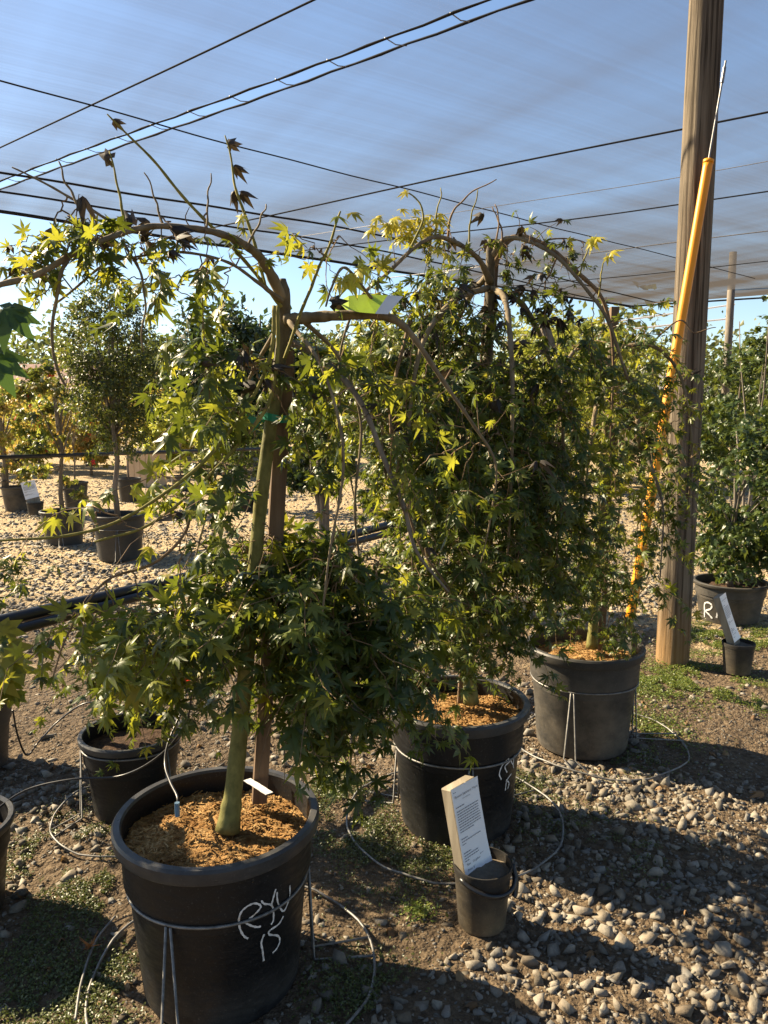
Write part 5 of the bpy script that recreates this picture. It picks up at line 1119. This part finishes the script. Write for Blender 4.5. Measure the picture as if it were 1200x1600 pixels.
# ------------------------------------------------------------------ sign pails
def text_mesh(body, size):
    cu = bpy.data.curves.new('txt', 'FONT'); cu.body = body; cu.size = size; cu.resolution_u = 2
    ob = bpy.data.objects.new('txt', cu); COL.objects.link(ob); bpy.context.view_layer.update()
    me = bpy.data.meshes.new_from_object(ob.evaluated_get(bpy.context.evaluated_depsgraph_get()))
    bpy.data.objects.remove(ob); bpy.data.curves.remove(cu); return me
def sign_pail(loc, rt, h, label_pail, label_sign, base_pt, top_pt, yaw, wid, paper_len, detail=True, handle=True, sign_len=None):
    t = empty('sign_pail', loc, label_pail, 'pail', 'pails holding price signs')
    mb = MB(); mb.lathe([(0, .002), (rt * .82, 0), (rt * .97, h * .86), (rt * 1.0, h * .87), (rt * 1.03, h * .98), (rt * 1.02, h), (rt * .97, h), (rt * .94, h * .85), (rt * .92, h * .7)], loc, 40, wob=.012)
    o = mb.build('pail_wall', M['pail'], t, smooth=True)
    try: o.data.set_sharp_from_angle(angle=R(40))
    except Exception: pass
    bumpy_disc(loc, rt * .95, h * .86, .012, 7, 8, 24).build('gravel_fill', M['stone'], t)
    if handle:
        pts = [(loc[0] + rt * 1.04 * math.cos(a), loc[1] + rt * 1.04 * math.sin(a), h * (.84 - .32 * math.sin(max(0, min(1, (a - R(-150)) / R(150))) * math.pi) ** 1.0)) for a in np.linspace(R(-150), R(0), 20)]
        pts = [(loc[0] + (rt * 1.05 + .004) * math.cos(a), loc[1] + (rt * 1.05 + .004) * math.sin(a), h * .93 - .035 * math.sin((a - R(-140)) / R(190) * math.pi)) for a in np.linspace(R(-140), R(50), 22)]
        mb = MB(); mb.tube(pts, .006, 6); mb.build('handle', M['tube'], t, smooth=True)
        pts = [(loc[0] + rt * 1.06, loc[1] + .01, h * .93), (loc[0] + rt * 1.16, loc[1] - .005, h * .75), (loc[0] + rt * 1.12, loc[1] - .015, h * .55), (loc[0] + rt * 1.05, loc[1] - .02, h * .50)]
        mb = MB(); mb.tube([tuple(p) for p in spline(pts, 12)], .007, 6); mb.build('handle', M['tube'], t, smooth=True)
    CLEAR.append((loc[0], loc[1], rt * .9))
    # sign board
    b, tp = Vector(base_pt), Vector(top_pt); L = (tp - b).length; up = (tp - b).normalized()
    w = Vector((math.cos(yaw), math.sin(yaw), 0)); w = (w - up * w.dot(up)).normalized(); n = w.cross(up).normalized()   # n faces the viewer
    if n.y > 0: n = -n
    th = .036
    s = empty('sign_board', b, label_sign, 'sign', 'price signs on grey boards')
    for i, (x0, x1) in enumerate(((-.5, .08), (.085, .5))):
        mb = MB(); cx = (x0 + x1) / 2 * wid; mb.box(b + up * L / 2 + w * cx - n * th / 2, (x1 - x0) * wid, th, L, Matrix((w, n, up)).transposed().to_3x3()); o = mb.build('board', M['board'], s); bevel(o, .003, 1)
    # laminated sheet: slight bow
    Vv, Ff = [], []; nv = 10
    for i in range(nv + 1):
        for x in np.linspace(-.5, .5, 7):
            f = i / nv; lift = .0022 + .012 * max(0, f - .75) ** 2 * 16 * (x + .5) * .3 + .006 * max(0, .25 - f) * 4 * (x + .5)
            Vv.append(tp - up * paper_len * (1 - f) * 1.0 + up * .002 + w * x * wid * 1.03 + n * lift)
    for i in range(nv):
        for j in range(6): Ff.append((i * 7 + j, i * 7 + j + 1, i * 7 + j + 8, i * 7 + j + 7))
    mb = MB(); mb.add(Vv, Ff); sheet = mb.build('sheet', M['paper'], s, smooth=True)
    # printing: title, paragraphs, size and price lines
    def place(me, x, yy, name, mat):
        Mx = Matrix.Translation(tp - up * paper_len * yy + w * x * wid + n * .0036) @ Matrix((w, up, n)).transposed().to_4x4()
        me.transform(Mx); me.materials.clear(); me.materials.append(M[mat]); link(name, me, sheet)
    W = wid
    if detail:
        place(text_mesh('Ryusen Japanese Maple', W * .099), -.44, .105, 'lettering', 'faint')
        place(text_mesh('Acer palmatum', W * .05), -.16, .145, 'lettering', 'faint')
        place(text_mesh('Size:   15 gallon', W * .085), -.40, .845, 'lettering', 'ink'); place(text_mesh('Price: $299.99', W * .085), -.40, .905, 'lettering', 'ink')
    mb = MB(); r = random.Random(4)
    def line(x0, x1, yy, hh, dash=True):
        x = x0
        while x < x1:
            xe = min(x1, x + r.uniform(.03, .09)) if dash else x1
            p = lambda xx, y_: tp - up * paper_len * y_ + w * xx * wid + n * .0033
            mb.add([p(x, yy + hh), p(xe, yy + hh), p(xe, yy), p(x, yy)], [(0, 1, 2, 3)]); x = xe + .016
    line(-.46, -.36, .035, .008); line(.36, .46, .035, .008)
    line(-.44, -.12, .20, .012)
    for i in range(9): line(-.44, .42 - (.3 if i == 8 else 0) - r.uniform(0, .06), .245 + i * .028, .011)
    line(-.44, -.2, .545, .011); line(-.44, .30, .575, .010); line(-.44, -.3, .605, .010)
    line(-.44, -.16, .70, .011)
    for i in range(3): line(-.44, .12 - (.4 if i == 2 else 0), .73 + i * .028, .010)
    line(.15, .44, .80, .020); line(.0, .03, .90, .035, False)
    mb.build('print_lines', M['ink' if not detail else 'faint'], sheet, kind='stuff')
    return t
SL = ground_at(757, 1462); SL = Vector((SL.x, SL.y + .055, 0))
sign_pail(SL, .074, .165, 'small dirty black pail in the foreground with a dangling handle', 'leaning board with the readable white Ryusen price sheet in the foreground', P(756, 1412, SL.y - .01), P(724, 1224, SL.y + .03), R(43), .098, .235)
SR = ground_at(1160, 1056); SR = Vector((SR.x, SR.y + .06, 0))
sign_pail(SR, .077, .155, 'small dirty black pail right of the wooden pole', 'leaning board with a smaller white price sheet right of the pole', P(1158, 1022, SR.y), P(1128, 930, SR.y + .05), R(48), .085, .24, detail=True, handle=False)
SF = ground_at(53, 806); SF = Vector((SF.x, SF.y + .05, 0))
sign_pail(SF, .10, .17, 'small grey pail in the far yard left of the pots', 'white tag sheet leaning in the far yard pail at left', Vector((SF.x, SF.y, .10)), Vector((SF.x - .10, SF.y + .05, .42)), R(20), .16, .22, detail=False, handle=False)

# ------------------------------------------------------------------ irrigation pipes and drip tubes
def straight_pipe(pts, rad, label, name='water_pipe', group='black irrigation pipes', mat='tube', k=10, sagz=0.0):
    s = spline(pts, 40); mb = MB(); mb.tube([(p[0], p[1], p[2]) for p in s], rad, k); o = mb.build(name, M[mat], None, smooth=True)
    return tag(own_origin(o, s[0]), label, 'pipe', group)
p0, p1 = P(-60, 985, 2.25), P(600, 822, 4.0); dz = (p1 - p0)
p2 = p1 + dz * 1.5
straight_pipe([p0, (p0 + p1) / 2 + Vector((0, 0, -.01)), p1, p2], .021, 'thick black irrigation pipe running from the left edge behind the front maple')
o_ = Vector((.02, -.03, -.034)); straight_pipe([p0 + o_, (p0 + p1) / 2 + o_ * .8, p1 + o_, p2 + o_], .017, 'thinner black pipe strapped under the thick irrigation pipe')
q0, q1 = P(-40, 716, 6.6), P(330, 704, 8.6); straight_pipe([q0, q1, q1 + (q1 - q0) * 2.5], .020, 'black pipe held up in the yard behind the airy evergreen')
for i, (s_, lab) in enumerate(((.62, 'steel post under the pipe beside the front maple'), (1.25, 'steel post under the pipe behind the middle maple'))):
    b = p0 + dz * s_; mb = MB(); mb.tube([(b.x, b.y, 0), (b.x, b.y, b.z - .05)], .012, 8); o = mb.build('pipe_post', M['wire']); tag(own_origin(o, (b.x, b.y, 0)), lab, 'post', 'posts carrying the irrigation pipe')
for i, s_ in enumerate((.05, 1.4, 2.8)):
    b = q0 + (q1 - q0) * s_; mb = MB(); mb.tube([(b.x, b.y, 0), (b.x, b.y, b.z - .02)], .012, 8); o = mb.build('pipe_post', M['wire']); tag(own_origin(o, (b.x, b.y, 0)), ('steel post under the far yard pipe at the left edge', 'steel post under the far yard pipe behind the front maple trunk', 'steel post under the far yard pipe behind the dense dome')[i], 'post', 'posts carrying the far yard pipe')
def drip(pts, label, rad=.0032, n=50, mat='tube'):
    s = spline(pts, n); mb = MB(); mb.tube(s, rad, 6); o = mb.build('drip_tube', M[mat], None, smooth=True); return tag(own_origin(o, s[0]), label, 'tube', 'thin drip tubes')
zr = POT_H
drip([P(-20, 1275, 1.9), P(40, 1235, 2.0), P(110, 1218, 2.02), P(190, 1212, 2.02), P(250, 1180, 1.95), P(290, 1130, 1.9), P(300, 1080, 1.9)], 'black drip tube sweeping from the left edge past the small pot')
drip([P(20, 1110, 2.3), P(28, 1150, 2.4), P(42, 1180, 2.45), P(60, 1160, 2.5), P(90, 1128, 2.6), P(130, 1100, 2.6), P(170, 1098, 2.6)], 'black drip tube looping over the gravel left of the small pot')
e = P(277, 1262, f0 - .02); drip([P(285, 1110, f0 + .25), P(263, 1160, f0 + .18), P(258, 1195, f0 + .13), P(266, 1222, f0 + .06), P(277, 1245, f0), e], 'black drip tube dropping into the front pot mulch')
mb = MB(); mb.tube([e + Vector((0, 0, -.02)), e + Vector((0, 0, .012))], .006, 8); o = mb.build('drip_emitter', M['pinkband']); tag(own_origin(o, e), 'small blue drip emitter in the front pot mulch', 'emitter')
drip([P(600, 1062, g0 - .1), P(630, 1052, g0 - .06), P(645, 1075, g0 - .08), P(649, 1092, g0 - .1)], 'black drip tube entering the pot behind the sign')
drip([ground_at(118, 1600) + Vector((0, 0, .01)), ground_at(128, 1540) + Vector((0, 0, .012)), ground_at(150, 1480) + Vector((0, 0, .015)), ground_at(180, 1440) + Vector((0, 0, .015))], 'thin grey wire on the soil left of the front pot', .003, mat='wire')

# ------------------------------------------------------------------ yard buildings and clutter
def house(x, y, rz, w, d, wh, rh, label, roofm, wallm='wall'):
    t = empty('house', (x, y, 0), label, 'house', None); M4 = Matrix.Translation((x, y, 0)) @ Matrix.Rotation(rz, 4, 'Z')
    def addv(mb, Vv, Ff): mb.add([M4 @ Vector(v) for v in Vv], Ff)
    mb = MB(); a, b = w / 2, d / 2
    addv(mb, [(-a, -b, 0), (a, -b, 0), (a, b, 0), (-a, b, 0), (-a, -b, wh), (a, -b, wh), (a, b, wh), (-a, b, wh), (-a, 0, wh + rh), (a, 0, wh + rh)], [(0, 1, 5, 4), (2, 3, 7, 6), (1, 2, 6, 9, 5), (3, 0, 4, 8, 7)]); mb.build('wall', M[wallm], t)
    mb = MB(); o = .4; th = .12
    for sg in (-1, 1):
        e = -o * rh / b
        addv(mb, [(-a - o, sg * (b + o), wh + e + .02), (a + o, sg * (b + o), wh + e + .02), (a + o, 0, wh + rh + .02), (-a - o, 0, wh + rh + .02), (-a - o, sg * (b + o), wh + e + th), (a + o, sg * (b + o), wh + e + th), (a + o, 0, wh + rh + th), (-a - o, 0, wh + rh + th)],
             [(0, 1, 2, 3), (7, 6, 5, 4), (0, 4, 5, 1), (0, 3, 7, 4), (1, 5, 6, 2)])
    mb.build('roof', M[roofm], t)
    for i in range(3):
        cx = -a + w * (i + .5) / 3; nm = 'door' if i == 1 else 'window'
        hh = 2.0 if i == 1 else 1.1; cz = 1.0 if i == 1 else 1.5
        mb = MB(); mb.box((0, 0, 0), 1.0, .06, hh); mb.v = [tuple(M4 @ (Vector(v) + Vector((cx, -b - .01, cz)))) for v in mb.v]; fo = mb.build(nm, M['white'], t)
        mb = MB(); mb.box((0, 0, 0), .8, .04, hh - .2); mb.v = [tuple(M4 @ (Vector(v) + Vector((cx, -b - .03, cz)))) for v in mb.v]; mb.build('pane', M['glass'], fo)
    return t
p = P(1000, 560, 42); house(p.x, 44, R(-12), 7, 6, 2.3, 1.3, 'pale house with grey roof seen left of the yellow guard', 'roof')
p = P(48, 560, 48); house(p.x, 50, R(15), 9, 7, 2.6, 1.5, 'house with brown roof far beyond the left yard', 'roof_red')
p = ground_at(222, 762)
bx = empty('tan_box', (p.x, p.y + .3, 0), 'tan wooden crate standing in the sunny yard', 'crate')
for sg in (-1, 1):
    for i in range(5):
        mb = MB(); mb.box((p.x - .2 + i * .10, p.y + .3 + sg * .2, .28), .094, .03, .56); mb.build('plank', M['tan'], bx)
        mb = MB(); mb.box((p.x + sg * .265, p.y + .3 - .17 + i * .085, .28), .025, .08, .56); mb.build('plank', M['tan'], bx)
mb = MB(); mb.box((p.x, p.y + .3, .572), .58, .46, .02); mb.build('lid', M['tan'], bx)
# parked car, a light speck beyond the yard
p = P(300, 585, 38); car = empty('parked_car', (p.x, 38, 0), 'white parked car far beyond the yard', 'car')
mb = MB(); prof = [(-2.1, .35), (2.1, .35), (2.15, .8), (1.3, .95), (.75, 1.42), (-1.1, 1.42), (-1.75, .98), (-2.15, .85)]; n = len(prof)
mb.add([(p.x + a, 37.15, z) for a, z in prof] + [(p.x + a, 38.85, z) for a, z in prof], [tuple(range(n)), tuple(range(2 * n - 1, n - 1, -1))] + [(i, n + i, n + (i + 1) % n, (i + 1) % n) for i in range(n)]); mb.build('body', M['carpaint'], car)
mb = MB(); mb.add([(p.x + 1.2, 37.13, .97), (p.x + .7, 37.13, 1.36), (p.x - 1.05, 37.13, 1.36), (p.x - 1.5, 37.13, .99)], [(3, 2, 1, 0)]); mb.build('side_window', M['glass'], car)
for a in (-1.35, 1.35):
    mb = MB(); mb.tube([(p.x + a, 37.1, .33), (p.x + a, 37.4, .33)], .33, 16); mb.build('wheel', M['rubber'], car)
# low plastic-covered ground row in the yard
p = ground_at(270, 712); mb = MB(); mb.tube([(p.x - 2.5, p.y + .6, .10), (p.x, p.y, .13), (p.x + 5, p.y - 1.2, .12)], .14, 10); o = mb.build('ground_cover_roll', M['tube'], None, smooth=True)
o.data.materials.clear(); o.data.materials.append(M['graybark']); tag(own_origin(o, (p.x, p.y, .1)), 'grey roll lying across the yard behind the airy evergreen', 'roll')
for i, (a, b) in enumerate((((848, 519), (1062, 488)), ((852, 528), (1062, 506)))):
    A_, B_ = P(*a, 20), P(*b, 20); mb = MB(); mb.tube([A_ + (A_ - B_) * .3, B_ + (B_ - A_) * .4], .022, 6); o = mb.build('overhead_pipe', M['white']); tag(own_origin(o, A_), ('upper' if i == 0 else 'lower') + ' pale overhead line beyond the loose maple', 'line')
for (x, y, lab) in ((700, 600, None),): pass

# ------------------------------------------------------------------ stones, gravel, ground cover
rs = np.random.default_rng(500)
def clear_mask(x, y, pad=0.0):
    m = np.ones(len(x), bool)
    for cx, cy, cr in CLEAR: m &= np.hypot(x - cx, y - cy) > cr + pad
    return m
# singles: the largest stones in the foreground
sx, sy = scatter_area(5200, 1.15, 4.2, rs, .15)
keep = (rs.random(len(sx)) < stone_density(sx, sy) ** 1.3) & clear_mask(sx, sy, .02)
sx, sy = sx[keep], sy[keep]; size = np.clip(rs.lognormal(math.log(.0205), .40, len(sx)), .010, .029)
order = np.argsort(-(size / sy)); chosen = []
for i in order:
    if len(chosen) >= 300: break
    if all((sx[i] - sx[j]) ** 2 + (sy[i] - sy[j]) ** 2 > (.85 * (size[i] + size[j])) ** 2 for j in chosen): chosen.append(i)
rocks_hi = [rock(10, 900 + i, .8) for i in range(16)]
rock_me = [np_mesh('stone', v, f, M['stone']) for v, f in rocks_hi]
for c_ in chosen:
    o = bpy.data.objects.new('stone', rock_me[rs.integers(0, 16)]); COL.objects.link(o); o.parent = ground
    z = float(gz(sx[c_], sy[c_])); o.location = (sx[c_], sy[c_], z + size[c_] * .10)
    o.rotation_euler = (rs.normal(0, .35), rs.normal(0, .35), rs.uniform(0, 6.28)); o.scale = (size[c_],) * 3
cx_, cy_, cr_ = sx[chosen], sy[chosen], size[chosen]
Vs, Fs, off = [], [], 0
LOW = [rock(9, 700 + i, .72) for i in range(16)]
for (n, y0, y1, med, sig, lo, hi, mar) in ((34000, 1.0, 3.4, .0042, .35, .002, .008, .2), (15000, 1.0, 2.6, .0105, .45, .004, .026, .3), (19000, 2.4, 5.0, .014, .40, .006, .032, .4), (17000, 4.8, 8.0, .018, .35, .008, .036, .5), (13000, 7.8, 14.0, .024, .3, .012, .045, .5)):
    x, y = scatter_area(n, y0, y1, rs, mar); s = np.clip(rs.lognormal(math.log(med), sig, n), lo, hi)
    k = (rs.random(n) < np.clip(stone_density(x, y) * (1.05 if med > .005 else .45) + (.03 if med > .005 else .4), 0, 1)) & clear_mask(x, y, .01); x, y, s = x[k], y[k], s[k]
    if y0 < 3:
        d = np.ones(len(x), bool)
        for a, b, c_ in zip(cx_, cy_, cr_): d &= (x - a) ** 2 + (y - b) ** 2 > (c_ * .8 + s * .4) ** 2
        x, y, s = x[d], y[d], s[d]
    pos = np.stack([x, y, gz(x, y) + s * .02], 1); fr = rand_frames(len(x), rs, .35) * s[:, None, None]; var = rs.integers(0, len(LOW), len(x))
    for v in range(len(LOW)):
        sel = var == v; a, b = merge_instances(*LOW[v], pos[sel], fr[sel]); Vs.append(a); Fs.append(b + off); off += len(a)
g_ = link('gravel', np_mesh('gravel', np.vstack(Vs), np.vstack(Fs), M['stone']), ground, kind='stuff')
# creeping weeds and moss
def cover(name, mat, spots, n, size, label, seed):
    r = np.random.default_rng(seed); pos = []
    for (px, py, rad, w) in spots:
        c = ground_at(px, py); m = int(n * w); q = r.normal(0, .45, (m, 2)) * rad
        x, y = c.x + q[:, 0], c.y + q[:, 1]; kk = (noise2(x * 9, y * 9, seed) + .5 * noise2(x * 30, y * 30, seed + 1) > .72) & clear_mask(x, y, .0)
        x, y = x[kk], y[kk]; pos.append(np.stack([x, y, gz(x, y) + r.uniform(.002, size * 2.0, len(x))], 1))
    pos = np.vstack(pos); m = len(pos)
    fr = leaf_frames(pos, r.normal(0, 1, (m, 3)) * np.array([1, 1, .4]), r.normal(0, .5, (m, 3)) + np.array([0, 0, 1]), size * r.uniform(.5, 1.4, m))
    Vv, Ff = merge_instances(*LRH[0], pos, fr); o = link(name, np_mesh(name, Vv, Ff, M[mat]), kind='stuff'); return tag(o, label, 'plants')
cover('ground_cover', 'cover', [(1090, 1060, .35, .3), (1030, 1075, .25, .2), (1130, 1010, .3, .2), (1170, 1090, .25, .1), (1000, 1140, .25, .12), (1110, 985, .3, .2), (655, 1425, .05, .01), (690, 1290, .1, .02), (1195, 1000, .3, .15)], 34000, .010, 'bright creeping green weeds round the foot of the pole', 601)
cover('moss', 'moss', [(100, 1330, .22, .12), (170, 1390, .15, .08), (60, 1450, .25, .1), (60, 1560, .2, .1), (560, 1300, .2, .12), (620, 1350, .2, .08), (520, 1240, .15, .08), (700, 1330, .15, .05), (880, 1290, .2, .04), (560, 1550, .15, .06), (180, 1540, .15, .06), (200, 1230, .2, .05), (1000, 1330, .2, .03), (960, 1180, .2, .06), (820, 1230, .15, .04)], 42000, .0075, 'dark moss and tiny weeds on the soil between the front pots', 602)
r_ = np.random.default_rng(77); fx, fy = scatter_area(170, 1.1, 4.0, r_, .1); kk = clear_mask(fx, fy, .02); fx, fy = fx[kk], fy[kk]
fr = leaf_frames(np.stack([fx, fy, fx], 1), r_.normal(0, 1, (len(fx), 3)) * np.array([1, 1, .15]), r_.normal(0, .25, (len(fx), 3)) + np.array([0, 0, 1]), r_.uniform(.014, .03, len(fx)))
for i in range(len(fx)):
    if i < 12: fl_me = [np_mesh('fallen_leaf', *LDEAD[i % 3], [M['litter']]) for i in range(3)] if i == 0 else fl_me
    m4 = np.eye(4); m4[:3, :3] = fr[i]; m4[:3, 3] = (fx[i], fy[i], float(gz(fx[i], fy[i])) + .016)
    o = bpy.data.objects.new('fallen_leaf', fl_me[i % 3]); COL.objects.link(o); o.parent = ground; o.matrix_basis = Matrix(m4.tolist())
# dry brown twig tuft on the soil at lower left
c = ground_at(142, 1490); mb = MB(); r = random.Random(9)
for i in range(26):
    a, l = r.uniform(0, 6.28), r.uniform(.02, .045); mb.tube([c + Vector((0, 0, .02)), c + Vector((math.cos(a) * l * .6, math.sin(a) * l * .6, .02 + r.uniform(.0, l)))], [.0012, .0004], 4, cap=False)
o = mb.build('dry_sprig', simple('rust_sprig', (.36, .15, .05), .8, .2)); tag(own_origin(o, c), 'rust coloured dry sprig on the soil left of the front pot', 'sprig')
